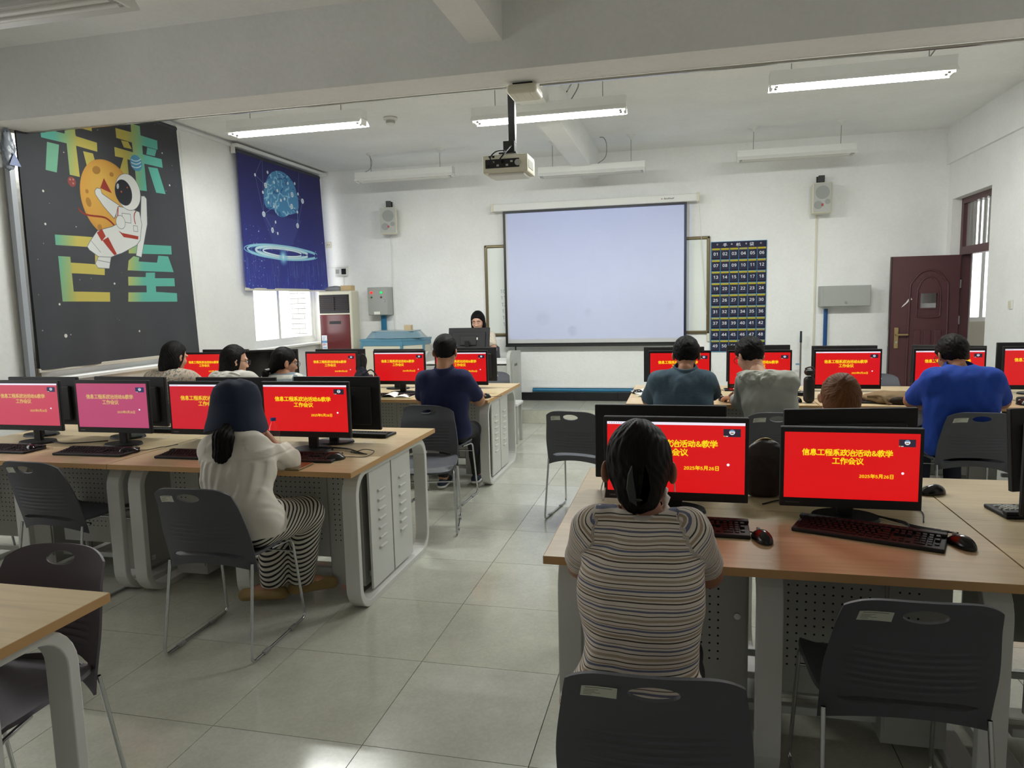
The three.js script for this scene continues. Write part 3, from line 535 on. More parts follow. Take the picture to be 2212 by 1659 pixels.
tag(mesh('conduit', [rb(.022, 1.33, .014, .004, -3.995, 1.84, ZF + .008)], M.white), 'slim white cable duct below the speaker near the windows', 'cable duct');
tag(mesh('conduit', [rb(.022, 1.75, .014, .004, 1.6, 1.63, ZF + .008)], M.cream), 'slim cream cable duct below the speaker near the door', 'cable duct');
tag(mesh('conduit', [cylX(.024, 3.1, 14, -.45, .322, ZF + .026)], M.blue), 'blue pipe running low along the front wall', 'pipe');
tag(mesh('conduit', [cyl(.024, .024, 1.15, 14, 1.73, .78, ZF + .026)], M.blueDark), 'upright blue pipe under the long grey wall box', 'pipe');
tag(mesh('conduit', [cyl(.04, .04, 1.2, 14, -4.15, .785, ZF + .042)], M.blue), 'thick blue pipe under the switch box with indicator lamps', 'pipe');
{
  const t = thing('switch_box', 'grey steel switch box with red and green indicator lamps', 'switch box', [-4.16, 1.585, ZF]);
  mesh('box', rb(.3, .39, .2, .006, 0, 0, .1), M.greyBox, t);
  const d = mesh('door', rb(.285, .375, .008, .003, 0, 0, .203), M.greyBox, t);
  const em = (c, e) => new THREE.MeshStandardMaterial({ color: c, emissive: c, emissiveIntensity: e, roughness: .3 });
  mesh('indicator_lamp', cylZ(.016, .014, 16, -.085, .12, .212), em(0xff1a10, 1.6), d); mesh('indicator_lamp', cylZ(.016, .014, 16, .06, .12, .212), em(0x10d060, .9), d);
  mesh('push_button', cylZ(.012, .016, 14, -.085, .055, .213), std(0x2c6b35, .4), d); mesh('push_button', cylZ(.012, .016, 14, .06, .055, .213), std(0x6b2c2c, .4), d);
  mesh('latch', rb(.022, .04, .012, .004, .1, .005, .21), M.chrome, d); mesh('sticker', bx(-.06, .03, -.185, -.145, .2075, .2085), M.paper, d);
}
{
  const t = thing('wall_box', 'long grey steel wall box with a round lock', 'wall box', [1.92, 1.51, ZF]);
  mesh('box', rb(.56, .25, .2, .006, 0, 0, .1), M.greyBox, t);
  const d = mesh('lid', rb(.53, .24, .008, .003, .01, 0, .203), M.greyBox, t);
  mesh('lock', [cylZ(.016, .014, 18, .0, -.075, .212), rb(.006, .018, .01, .002, 0, -.075, .22)], M.chrome, d);
}
{ // meter box and socket in the window corner
  const t = thing('breaker_box', 'small white breaker box with smoked lid in the corner', 'breaker box', [-4.77, 2.02, ZF]);
  mesh('box', rb(.18, .12, .07, .006, 0, 0, .035), M.white, t); mesh('lid', rb(.07, .08, .01, .004, .05, 0, .073), M.dark, t); mesh('switch', rb(.05, .06, .012, .004, -.05, 0, .073), M.greyMetal, t);
  tag(mesh('duct', [bx(-5.03, -4.68, 2.085, 2.105, ZF, ZF + .02), bx(-4.765, -4.755, 1.75, 1.96, ZF, ZF + .012)], M.white), 'white duct leading to the small breaker box', 'cable duct');
  const s = thing('wall_socket', 'small cream wall socket beside the blue blind', 'socket', [-4.97, 2.41, ZF]);
  mesh('plate', rb(.086, .086, .012, .004, 0, 0, .007), M.cream, s); mesh('outlet', [rb(.006, .016, .004, .001, -.014, 0, .014), rb(.006, .016, .004, .001, .014, 0, .014)], M.hole, s);
  const w = thing('light_switch', 'white light switch on the wall past the door', 'switch', [XR, 1.4, -7.77]);
  mesh('plate', rb(.012, .086, .086, .004, -.007, 0, 0), M.white, w); mesh('rocker', [rb(.006, .06, .03, .003, -.014, 0, -.018), rb(.006, .06, .03, .003, -.014, 0, .018)], M.cream, w);
}
{ // floor standing air conditioner
  const t = thing('air_conditioner', 'tall floor standing air conditioner with dark red front', 'air conditioner', [-4.67, .175, -9.25]);
  const H = 1.565;
  mesh('cabinet', rb(.5, H, .26, .025, 0, H / 2, .02, 3), M.cream, t);
  mesh('front_panel', rb(.45, 1.2, .014, .006, -.005, .64, .152), phys(0x5c0f16, .18, { clearcoat: .6, clearcoatRoughness: .1 }), t);
  const o = mesh('outlet', rb(.45, .255, .012, .004, -.005, 1.385, .15), M.black, t);
  for (let i = 0; i < 7; i++) mesh('louvre', rb(.43, .012, .02, .003, -.005, 1.31 + i * .029, .158), std(0x2c1a1c, .35), o);
  mesh('louvre', rb(.01, .2, .022, .003, -.005, 1.395, .16), std(0x241416, .4), o);
  mesh('display', rb(.17, .04, .005, .002, .0, 1.13, .161), M.dark, t);
  const lt = canvasTex(64, 160, (c) => { c.fillStyle = '#dfe7ee'; c.fillRect(0, 0, 64, 160); c.fillStyle = '#5d93c4'; c.fillRect(0, 62, 64, 26); c.fillRect(8, 140, 48, 8); c.fillStyle = '#8a949c'; for (let i = 0; i < 5; i++) c.fillRect(10, 14 + i * 9, 40 - i * 4, 3); c.fillStyle = '#b55'; c.fillRect(10, 96, 30, 5); c.fillRect(10, 106, 44, 5); c.fillRect(10, 116, 20, 5); });
  mesh('energy_label', new THREE.PlaneGeometry(.08, .19).translate(-.175, .86, .1605), std(0xffffff, .5, 0, { map: lt }), t);
  const r = tag(mesh('cleaning_cloth', (() => { const g = new THREE.SphereGeometry(.13, 20, 12), p = g.attributes.position; for (let i = 0; i < p.count; i++) { const k = 1 + .5 * (fbm(p.getX(i) * 22 + 5, p.getZ(i) * 22 + 5, 64, 3, 3) - .5); p.setXYZ(i, p.getX(i) * k, Math.max(-.02, p.getY(i) * .38 * k), p.getZ(i) * .7 * k); } g.computeVertexNormals(); return g; })(), std(0x8d8e92, .95)), 'crumpled grey cloth on top of the air conditioner', 'cloth');
  r.position.set(-4.74, 1.76, -9.25);
  tag(mesh('carton', rb(.16, .07, .12, .004, -4.53, 1.776, -9.24), std(0xc7ae84, .8)), 'small tan carton on top of the air conditioner', 'box');
}
{ // teal framed teaching cabinet
  const t = thing('display_cabinet', 'pale cabinet with teal frame and sloping glass top', 'cabinet', [-3.79, .175, -9.12]);
  const plan = (s, o = 0) => [[-.41 * s - o, .25 * s + o], [.17 * s, .25 * s + o], [.41 * s + o, .02 * s], [.41 * s + o, -.25 * s], [-.41 * s - o, -.25 * s]];
  const teal = std(0x5b8ea6, .35);
  const ex = (p, h, y) => extrude(p, h).rotateX(-PI / 2).translate(0, y, 0);
  const flip = (p) => p.map(([x, z]) => [x, -z]);
  // hollow body: front panel with its opening, side, back and slanted panels, and a shelf inside
  mesh('front_panel', extrude([[-.395, 0], [.165, 0], [.165, .86], [-.395, .86]], .012, 0, [[[-.24, .3], [.08, .3], [.08, .72], [-.24, .72]]]).translate(0, 0, .228), M.cream, t);
  mesh('side_panel', bx(-.4, -.388, 0, .86, -.24, .23), M.cream, t); mesh('side_panel', bx(.388, .4, 0, .86, -.24, .02), M.cream, t);
  mesh('back_panel', bx(-.388, .388, 0, .86, -.24, -.228), M.cream, t);
  mesh('corner_panel', new THREE.BoxGeometry(.32, .86, .012).rotateY(Math.atan2(.215, .235)).translate(.28, .43, .128), M.cream, t);
  mesh('shelf', bx(-.388, .2, .28, .292, -.228, .225), M.greyMetal, t);
  mesh('top_panel', ex(flip(plan(.95)), .012, .84), M.cream, t);
  const fr = mesh('frame', [ex(flip(plan(1)), .06, .815), ex(flip(plan(1)), .08, 0), rb(.035, .86, .035, .004, -.4, .43, .235), rb(.035, .86, .035, .004, .17, .43, .235), rb(.035, .86, .035, .004, .395, .43, .02)], teal, t);
  mesh('rim', ex(flip(plan(1.02)), .03, .875), teal, t);
  const top = new THREE.CylinderGeometry(.36, .45, .09, 6, 1).scale(1, 1, .62).rotateY(0);
  mesh('glass_top', top.translate(0, .955, -.02), phys(0x7d9aa8, .12, { clearcoat: .5 }), t);
  mesh('lid_plate', rb(.6, .01, .3, .004, 0, 1.004, -.02), std(0xa9b7bb, .3), t);
  tag(mesh('carton', rb(.1, .07, .08, .003, -3.62, 1.219, -9.15), std(0xcbb793, .8)), 'small tan carton on the glass topped cabinet', 'box');
}
{ // presenter's desk
  const t = thing('lectern', 'grey steel teaching lectern with rounded side panel', 'lectern', [-2.48, 0, -8.32]);
  const side = (() => { const p = [[-.3, .0], [.28, .0], [.28, .78]]; for (let i = 0; i <= 8; i++) { const a = i / 8 * PI / 2; p.push([.16 + .12 * Math.cos(a), .86 + .1 * Math.sin(a)]); } p.push([-.3, .93]); return p; })();
  for (const x of [-.53, .5]) mesh('side_panel', extrude(side, .03, .006).rotateY(-PI / 2).translate(x + .03, 0, 0), std(0xb9bab4, .45), t);
  mesh('cabinet', bx(-.5, .5, .02, .8, -.24, .27), M.greyMetal, t);
  mesh('worktop', rb(1.0, .03, .56, .008, 0, .83, 0), M.white, t);
  const vt = mesh('vent_panel', rb(.012, .28, .3, .004, .542, .7, .05), M.greyMetal, t);
  for (let i = 0; i < 3; i++) mesh('vent', rb(.004, .03, .016, .002, .549, .79, -.02 + i * .05), M.hole, vt);
}
{ // low white stool in front of the platform
  const t = thing('low_stool', 'low white stool standing on the floor near the platform', 'stool', [-1.93, 0, -7.56]);
  mesh('seat', rb(.42, .03, .3, .008, 0, .43, 0), M.white, t);
  for (const a of [-1, 1]) for (const b of [-1, 1]) mesh('leg', rb(.03, .415, .03, .003, a * .18, .2075, b * .12), M.greyMetal, t);
}
{ // mop leaning at the front wall
  const t = thing('mop', 'mop with steel handle and dark grip leaning at the front wall', 'mop', [1.43, 0, -9.45], 0);
  mesh('handle', cyl(.011, .011, .78, 10, 0, .57, 0), std(0x9a8f88, .35, .8), t); mesh('grip', cyl(.014, .013, .14, 12, 0, 1.02, 0), std(0x1d2b33, .6), t);
  mesh('head', rb(.16, .03, .1, .008, 0, .195, .02), std(0x5d88a8, .6), t); mesh('clip', rb(.05, .02, .02, .004, -.03, .68, 0), std(0x7396b4, .5), t);
}
tag(mesh('pull_cord', tube([[.2, 2.73, -9.5], [.25, 2.0, -9.55], [.3, 1.35, -9.57], [.34, 1.05, -9.58], [.36, .7, -9.58], [.42, .45, -9.58]], .003, 40, 5), M.cord), 'thin white cord hanging from the projection screen case', 'cord');
tag(mesh('cord_switch', rb(.035, .11, .02, .008, .325, 1.02, -9.575), M.cream), 'cream pull switch hanging on the white cord', 'switch');

// ---------------------------------------------------------------- desks
const perfCache = {};
function perforations(x0, x1, y0, y1) {      // flat round holes, 28 mm apart, in a plate facing +z
  const key = (x1 - x0).toFixed(3) + (y1 - y0).toFixed(3);
  if (!perfCache[key]) {
    const l = [], w = x1 - x0, h = y1 - y0, nx = Math.floor(w / .028), ny = Math.floor(h / .028);
    const c = new THREE.CircleGeometry(.0038, 7);
    for (let i = 0; i < nx; i++) for (let j = 0; j < ny; j++) l.push(c.clone().translate((i - (nx - 1) / 2) * .028, (j - (ny - 1) / 2) * .028, 0));
    perfCache[key] = join(l);
  }
  return perfCache[key];
}
const loopShape = (d, h, r, t) => {
  const rr = (a, b, c, e, q) => { const o = []; for (const [cx, cy, s] of [[c - q, e - q, 0], [a + q, e - q, 1], [a + q, b + q, 2], [c - q, b + q, 3]]) for (let i = 0; i <= 7; i++) { const g = (s + i / 7) * PI / 2; o.push([cx + q * Math.cos(g), cy + q * Math.sin(g)]); } return o; };
  return [rr(-d / 2, 0, d / 2, h, r), rr(-d / 2 + t, t, d / 2 - t, h - t, r - t)];
};
const loopGeo = {};
function deskUnit(x0, x1, z0, z1, label, openEnds, lockers = []) {   // z0 far edge, z1 near edge
  const w = x1 - x0, d = z1 - z0, t = thing('computer_desk', label, 'desk', [(x0 + x1) / 2, 0, (z0 + z1) / 2]), h = .724;
  for (const s of [-1, 1]) {
    const tp = mesh('worktop', bx(-w / 2 + .0008, w / 2 - .0008, h, .75, s > 0 ? .0008 : -d / 2, s > 0 ? d / 2 : -.0008), M.wood, t);
    mesh('edge_band', s > 0 ? bx(-w / 2, w / 2, h, .7495, d / 2, d / 2 + .0012) : bx(-w / 2, w / 2, h, .7495, -d / 2 - .0012, -d / 2), M.woodEdge, tp);
    if (openEnds.includes(-1)) mesh('edge_band', s > 0 ? bx(-w / 2 - .0012, -w / 2, h, .7495, .0008, d / 2) : bx(-w / 2 - .0012, -w / 2, h, .7495, -d / 2, -.0008), M.woodEdge, tp);
    if (openEnds.includes(1)) mesh('edge_band', s > 0 ? bx(w / 2, w / 2 + .0012, h, .7495, .0008, d / 2) : bx(w / 2, w / 2 + .0012, h, .7495, -d / 2, -.0008), M.woodEdge, tp);
    // cable grommet
    mesh('grommet', new THREE.TorusGeometry(.028, .005, 6, 24).rotateX(PI / 2).scale(1, .2, 1).translate(w * .33, .7495, s * .12), M.greyMetal, tp);
  }
  const ld = d - .2;
  loopGeo[ld] ??= (() => { const [o, i] = loopShape(ld, h, .13, .028); return extrude(o, .07, .004, [i]).rotateY(PI / 2); })();
  const mids = w > 1 ? [0] : [];
  for (const x of [-w / 2 + .03, ...mids.map((m) => m - .035), w / 2 - .1]) mesh('leg_frame', loopGeo[ld], M.whiteMetal, t, [x, 0, 0]);
  // per workstation, near and far: perforated modesty panel and a narrow locker
  const cuts = [-w / 2 + .105, ...mids.flatMap((m) => [m - .04, m + .04]), w / 2 - .105];
  for (let q = 0; q < cuts.length; q += 2) {
    const a = cuts[q], b = cuts[q + 1], side = lockers[q / 2] ?? 1, lw = .2, p0 = side < 0 ? a + lw : a, p1 = side < 0 ? b : b - lw, l0 = side < 0 ? a : b - lw, l1 = l0 + lw;
    for (const s of [-1, 1]) {
      const zi = s > 0 ? [.004, .27] : [-.27, -.004];
      const pn = mesh('modesty_panel', bx(p0, p1, .2, .715, s * .265 - .005, s * .265 + .005), M.greyMetal, t);
      mesh('perforation', perforations(p0 + .03, p1 - .03, .27, .69), M.hole, pn, [(p0 + p1) / 2, .48, s * .2706], s < 0 ? [0, PI, 0] : undefined).userData.kind = 'stuff';
      const lk = mesh('locker', bx(l0 + .002, l1 - .002, .05, .715, ...zi), M.greyMetal, t);
      const dr = mesh('locker_door', bx(l0 + .012, l1 - .012, .1, .7, s * .274 - .004, s * .274 + .004), M.greyMetal, lk);
      mesh('perforation', perforations(l0 + .02, l0 + .12, .27, .69), M.hole, dr, [l0 + .07, .48, s * .2784], s < 0 ? [0, PI, 0] : undefined).userData.kind = 'stuff';
      mesh('lock', cylZ(.011, .012, 14, l1 - .04, .46, s * .282), M.chrome, dr);
    }
  }
  for (const e of openEnds) for (const s of [-1, 1]) {
    const ex = e * w / 2, ep = mesh('end_panel', bx(ex - e * .06 - .006, ex - e * .06 + .006, .045, .715, s > 0 ? .008 : -.285, s > 0 ? .285 : -.008), M.whiteMetal, t);
    for (let i = 0; i < 7; i++) mesh('louvre', rb(.016, .014, .09, .006, ex - e * .05, .24 + i * .052, s * .147), M.whiteMetal, ep);
  }
  mesh('floor_rail', [rb(w - .2, .03, .03, .004, 0, .1, .2), rb(w - .2, .03, .03, .004, 0, .1, -.2)], M.whiteMetal, t);
  return t;
}
deskUnit(-2.905, -1.53, -4.25, -3.055, 'maple topped computer desk where the woman in the hat sits', [1], [-1, 1]);
deskUnit(-4.285, -2.91, -4.25, -3.055, 'maple topped computer desk with the two pink tinted screens', []);
deskUnit(-2.905, -1.53, -6.72, -5.53, 'maple topped computer desk where the man in navy sits', [1]);
deskUnit(-4.285, -2.91, -6.72, -5.53, 'maple topped computer desk under the row of three women', []);
deskUnit(-5.02, -4.29, -6.72, -5.53, 'short maple topped computer desk against the window wall', []);
deskUnit(-.42, .951, -3.32, -2.12, 'maple topped computer desk where the woman in stripes sits', [-1]);
deskUnit(.955, 2.33, -3.32, -2.12, 'maple topped computer desk beside the empty grey chair', []);
deskUnit(-.415, .955, -6.6, -5.42, 'maple topped computer desk shared by teal shirt and grey jacket', [-1]);
deskUnit(.96, 2.33, -6.6, -5.42, 'maple topped computer desk with the tan canvas bag', []);
deskUnit(2.335, 3.02, -6.6, -5.42, 'short maple topped computer desk against the door wall', []);
deskUnit(-2.95, -1.575, -1.625, -.43, 'maple topped desk with an empty chair tucked behind it', [1]);

// ---------------------------------------------------------------- chairs
function shell(fn, nu, nv, thick, inHole, holeSnap) {   // fn(u, v) -> Vector3; u, v in 0..1; sheet with thickness and holes
  const N = (nu + 1) * (nv + 1), U = new Float32Array(N), Vv = new Float32Array(N), id = (i, j) => j * (nu + 1) + i;
  for (let j = 0; j <= nv; j++) for (let i = 0; i <= nu; i++) { U[id(i, j)] = i / nu; Vv[id(i, j)] = j / nv; }
  const keep = [];
  for (let j = 0; j < nv; j++) for (let i = 0; i < nu; i++) keep.push(!(inHole && inHole((i + .5) / nu, (j + .5) / nv)));
  const cell = (i, j) => i >= 0 && j >= 0 && i < nu && j < nv && keep[j * nu + i];
  if (inHole) for (let j = 1; j < nv; j++) for (let i = 1; i < nu; i++) {
    const n = [cell(i - 1, j - 1), cell(i, j - 1), cell(i - 1, j), cell(i, j)].filter(Boolean).length;
    if (n && n < 4) { const q = holeSnap(U[id(i, j)], Vv[id(i, j)]); U[id(i, j)] = q[0]; Vv[id(i, j)] = q[1]; }
  }
  const P = [], Nn = [], e = 1e-3;
  for (let k = 0; k < N; k++) {
    const u = U[k], v = Vv[k], p = fn(u, v), a = fn(u + e, v).sub(fn(u - e, v)), b = fn(u, v + e).sub(fn(u, v - e));
    P.push(p); Nn.push(a.cross(b).normalize());
  }
  const pos = [], nor = [], uv = [], idx = [];
  for (const s of [1, -1]) for (let k = 0; k < N; k++) { const p = P[k].clone().addScaledVector(Nn[k], s * thick / 2); pos.push(p.x, p.y, p.z); nor.push(s * Nn[k].x, s * Nn[k].y, s * Nn[k].z); uv.push(p.x, p.y); }
  const edge = (a, b) => { // wall along a boundary edge, with its own normals
    const A = P[a], B = P[b], t = B.clone().sub(A), o = t.cross(Nn[a]).normalize(), q = pos.length / 3;
    for (const [k, s] of [[a, 1], [b, 1], [a, -1], [b, -1]]) { const p = P[k].clone().addScaledVector(Nn[k], s * thick / 2); pos.push(p.x, p.y, p.z); nor.push(o.x, o.y, o.z); uv.push(p.x, p.y); }
    idx.push(q, q + 2, q + 1, q + 1, q + 2, q + 3);
  };
  for (let j = 0; j < nv; j++) for (let i = 0; i < nu; i++) {
    if (!cell(i, j)) continue;
    const a = id(i, j), b = id(i + 1, j), c = id(i + 1, j + 1), d = id(i, j + 1);
    idx.push(a, b, c, a, c, d, N + a, N + c, N + b, N + a, N + d, N + c);
    if (!cell(i, j - 1)) edge(a, b); if (!cell(i, j + 1)) edge(c, d); if (!cell(i - 1, j)) edge(d, a); if (!cell(i + 1, j)) edge(b, c);
  }
  const g = new THREE.BufferGeometry();
  g.setAttribute('position', new THREE.Float32BufferAttribute(pos, 3)); g.setAttribute('normal', new THREE.Float32BufferAttribute(nor, 3)); g.setAttribute('uv', new THREE.Float32BufferAttribute(uv, 2)); g.setIndex(idx);
  return g;
}
const SM = THREE.MathUtils.smoothstep;
function backPoint(u, v) {
  const s = u * 2 - 1, y0 = .385 + .05 * (1 - s * s) * (1 - SM(v, 0, .3)), top = .79 - .03 * Math.pow(Math.abs(s), 6) + .006 * (1 - s * s);
  const y = y0 + (top - y0) * v, q = (y - .385) / .4, hw = .212 - .026 * SM(q, .35, 1) - .012 * Math.pow(Math.max(0, q), 12);
  let z = .185 + .1 * Math.pow(Math.max(0, q), 1.25) - .05 * s * s * (1 - .35 * q) + .012 * SM(q, .75, 1);
  z += .0022 * Math.sin(y * 2 * PI / .021) * SM(y, .5, .53) * (1 - SM(y, .63, .66)) * (1 - SM(Math.abs(s), .6, .8));
  return V(s * hw, y, z);
}
const HOLES = [[.5, .895, .145, .05], [.5, .215, .4, .042]];
const slotBend = (u) => .07 * Math.pow((u - .5) * 2, 2);
const inBackHole = (u, v) => HOLES.some(([a, b, c, d], k) => { const vv = v + (k ? slotBend(u) : 0); return k ? Math.abs(u - a) < c && Math.abs(vv - b) < d * Math.sqrt(Math.max(0, 1 - Math.pow((u - a) / c, 6))) : ((u - a) / c) ** 2 + ((vv - b) / d) ** 2 < 1; });
const snapBack = (u, v) => {
  const k = v < .5 ? 1 : 0, [a, b, c, d] = HOLES[k], off = k ? slotBend(u) : 0, x = (u - a) / c, y = (v + off - b) / d;
  if (!k) { const r = Math.hypot(x, y) || 1; return [a + x / r * c, b + y / r * d]; }
  return Math.abs(x) > .93 ? [a + Math.sign(x) * c, v] : [u, b + Math.sign(y) * d * Math.sqrt(Math.max(.05, 1 - Math.pow(x, 6))) - off];
};
const backGeo = shell(backPoint, 44, 60, .008, inBackHole, snapBack);
const seatGeo = shell((u, v) => {
  const s = u * 2 - 1, t = v * 2 - 1, r = Math.pow(Math.pow(Math.abs(s), 5) + Math.pow(Math.abs(t), 5), 1 / 5) || 1, k = Math.max(Math.abs(s), Math.abs(t)) / r;
  const x = s * k * .215, z = -.02 - t * k * .205;
  return V(x, .45 - .016 * (1 - s * s) * (1 - t * t) - .03 * SM(t, .72, 1) + .012 * Math.pow(Math.abs(s), 4), z);
}, 20, 20, .012);
const legGeo = [-1, 1].map((s) => bentTube([[s * .17, .425, -.05], [s * .2, .425, -.19], [s * .215, .008, -.245], [s * .215, .008, .235], [s * .203, .43, .165]], .0068, .035, 8));
const crossGeo = [bentTube([[-.2, .36, -.2], [.2, .36, -.2]], .005), bentTube([[-.19, .425, .1], [.19, .425, .1]], .006)];
const clipGeo = [];
for (const s of [-1, 1]) for (const z of [-.12, .12]) clipGeo.push(rb(.02, .018, .05, .005, s * .215, .0095, z));
const stickerGeo = shell((u, v) => { const p = backPoint(.1 + u * .2, .84 + v * .075); p.z += .0055; return p; }, 4, 3, .0006);
{ const uv = stickerGeo.attributes.uv; for (let k = 0; k < uv.count; k++) { const i = k % 20; uv.setXY(k, (i % 5) / 4, Math.floor(i / 5) / 3); } }
const stickerMat = std(0xffffff, .6, 0, { map: canvasTex(128, 72, (c) => { c.fillStyle = '#c9cabd'; c.fillRect(0, 0, 128, 72); c.fillStyle = '#6d7068'; c.fillRect(14, 8, 96, 5); for (let i = 0; i < 4; i++) c.fillRect(10, 24 + i * 11, [52, 40, 60, 30][i], 3.5); }) });
function makeChair(label, mat) {
  const t = thing('stacking_chair', label, 'chair');
  mesh('seat', seatGeo, mat, t);
  const b = mesh('backrest', backGeo, mat, t);
  mesh('asset_sticker', stickerGeo, stickerMat, b);
  for (const g of legGeo) mesh('sled_leg', g, M.chrome, t);
  mesh('crossbar', crossGeo[0], M.chrome, t); mesh('crossbar', crossGeo[1], M.chrome, t);
  mesh('floor_glide', clipGeo, std(0x9a9a98, .4), t);
  return t;
}
const chair0 = makeChair('dark grey plastic chair under the woman in the striped shirt', M.chair);
chair0.position.set(-.07, 0, -1.665); chair0.rotation.y = .06;
copyOf(chair0, [.575, 0, -2.14], .03, 'empty dark grey plastic chair pushed under the desk beside the stripes');
copyOf(chair0, [-2.03, 0, -2.82], .03, 'dark grey plastic chair under the woman in the bucket hat');
copyOf(chair0, [-3.23, 0, -3.17], -.05, 'empty dark grey plastic chair in front of the pink tinted screens');
copyOf(chair0, [-1.84, 0, -5.22], -.05, 'dark grey plastic chair under the man in the navy shirt');
copyOf(chair0, [-.69, 0, -5.02], -.16, 'empty dark grey plastic chair standing in the aisle end');
copyOf(chair0, [.6, 0, -5.08], 0, 'dark grey plastic chair under the man in the grey hooded jacket');
copyOf(chair0, [1.81, 0, -5.18], -.04, 'dark grey plastic chair under the man in the royal blue shirt');
copyOf(chair0, [.02, 0, -5.1], 0, 'dark grey plastic chair under the man in the teal shirt');
copyOf(chair0, [-4.2, 0, -3.2], .1, 'dark grey plastic chair by the window wall, seat just in view');
copyOf(chair0, [-1.72, 0, -4.58], PI + .25, 'empty chair across the desk from the woman in the hat');
copyOf(chair0, [1.75, 0, -6.92], PI, 'empty chair behind the screens in front of the door');
copyOf(chair0, [-1.97, 0, -7.1], PI, 'empty chair across the desk from the man in navy');
for (const [x, l] of [[-4.1, 'woman in the floral blouse'], [-3.52, 'woman in the white hooded top'], [-3.05, 'woman with the ponytail']]) copyOf(chair0, [x, 0, -5.15], 0, 'dark grey plastic chair under the ' + l);
copyOf(chair0, [.74, 0, -3.78], PI, 'dark grey plastic chair under the brown haired person');
copyOf(chair0, [-2.56, .175, -9.0], PI, 'dark grey plastic chair under the presenter');
{ const c = makeChair('empty plum grey plastic chair tucked behind the bare desk corner', M.chairPurple); c.position.set(-1.935, 0, -1.55); c.rotation.y = PI + .05; }

// ---------------------------------------------------------------- computers
function slide(bg, ink, bar, tint) {
  return canvasTex(1024, 576, (c) => {
    c.fillStyle = bg; c.fillRect(0, 0, 1024, 576);
    if (bar) { c.fillStyle = '#e9e2f0'; c.fillRect(0, 0, 1024, 22); c.fillStyle = '#8a8a99'; for (let i = 0; i < 6; i++) c.fillRect(14 + i * 18, 8, 7, 6); }
    c.fillStyle = c.strokeStyle = ink;
    write(c, '信息工程系政治活动&教学', 138, 144, 57, 8.2, 1.03);
    write(c, '工作会议', 372, 216, 57, 8.2, 1.05);
    c.font = 'bold 40px sans-serif';
    let x = 578; const put = (s) => { c.font = 'bold 38px sans-serif'; c.fillText(s, x, 386); x += c.measureText(s).width; };
    put('2025'); x = write(c, '年', x + 2, 352, 36, 5.6); put('5'); x = write(c, '月', x + 2, 352, 36, 5.6); put('26'); write(c, '日', x + 2, 352, 36, 5.6);
    c.fillStyle = tint; c.fillRect(868, 48, 124, 64);
    c.fillStyle = '#dfe5ee'; c.beginPath(); c.arc(930, 74, 21, 0, 7); c.fill(); c.fillStyle = '#6a87a8'; c.beginPath(); c.arc(930, 74, 21, PI * 1.1, PI * 1.9); c.fill(); c.fillStyle = '#8a6a4a'; c.fillRect(918, 76, 24, 10);
    c.fillStyle = '#e08a40'; c.fillRect(868, 102, 10, 9); c.fillStyle = '#dcdce2'; c.fillRect(882, 104, 20, 6);
    c.fillStyle = '#e6ecf6'; c.beginPath(); c.arc(904, 338, 11, 0, 7); c.fill();
  });
}
const slides = { red: slide('#cf1116', '#f2d418', true, '#2a2130'), redPlain: slide('#d00e13', '#f4d414', false, '#2b2233'), crimson: slide('#c31c2a', '#e6bf2a', true, '#2a2338'), pink: slide('#bf4459', '#cfae62', true, '#23284a'), magenta: slide('#b0466c', '#cbaa68', false, '#2a3058') };
const screenMat = {};
for (const k of Object.keys(slides)) screenMat[k] = new THREE.MeshStandardMaterial({ color: 0x050505, roughness: .35, emissive: 0xffffff, emissiveMap: slides[k], emissiveIntensity: GLOW });
screenMat.off = std(0x0b0b0e, .2);
const brandTex = canvasTex(128, 32, (c) => { c.fillStyle = '#131315'; c.fillRect(0, 0, 128, 32); c.fillStyle = '#8f9194'; c.font = 'bold 24px sans-serif'; c.fillText('Lenovo', 8, 24); });
const brandTex2 = canvasTex(128, 32, (c) => { c.fillStyle = '#131315'; c.fillRect(0, 0, 128, 32); c.fillStyle = '#6c6668'; c.font = 'bold 22px sans-serif'; c.fillText('ThinkVision', 2, 23); });
const brandMat = std(0xffffff, .5, 0, { map: brandTex }), brandMat2 = std(0xffffff, .5, 0, { map: brandTex2 });
const stepMat = std(0x1b1b1e, .55);
// lift: height of the panel's lower edge above the desk; the screen faces +z before turning
function monitor(x, z, w, h, lift, turn, face, label, group, tilt = 0, brand = brandMat, floorY = .75) {
  const t = thing('monitor', label, 'monitor', [x, floorY, z], turn, group);
  mesh('base', new THREE.CylinderGeometry(.11, .115, .012, 32).scale(1, 1, .78).translate(0, .006, -.05), M.black, t);
  mesh('stand', [rb(.055, lift + .14, .025, .006, 0, (lift + .14) / 2 + .005, -.06)], M.black, t);
  const p = mesh('panel', [rb(w, h, .02, .005, 0, h / 2, 0), rb(w * .82, h * .72, .02, .009, 0, h * .46, -.018), rb(w * .4, h * .4, .02, .008, 0, h * .45, -.034)], M.blackMatte, t, [0, lift, 0], [tilt, 0, 0]);
  const sw = w - .026, sh = h - .052;
  const sc = mesh('screen', new THREE.PlaneGeometry(sw, sh), screenMat[face], p, [0, .033 + sh / 2, .0112]);
  mesh('bezel', [bx(-w / 2 + .002, w / 2 - .002, h - .018, h - .002, .0098, .0125), bx(-w / 2 + .002, w / 2 - .002, .002, .032, .0098, .0125), bx(-w / 2 + .002, -w / 2 + .0128, .032, h - .018, .0098, .0125), bx(w / 2 - .0128, w / 2 - .002, .032, h - .018, .0098, .0125)], M.black, p);
  mesh('brand_mark', new THREE.PlaneGeometry(.05, .0125), brand, p, [-w / 2 + .042, .0165, .0128]);
  for (let i = 0; i < 3; i++) mesh('back_rib', rb(w * .5, .003, .002, .0008, 0, h * .68 + i * .014, -.0285), stepMat, p);
  return t;
}
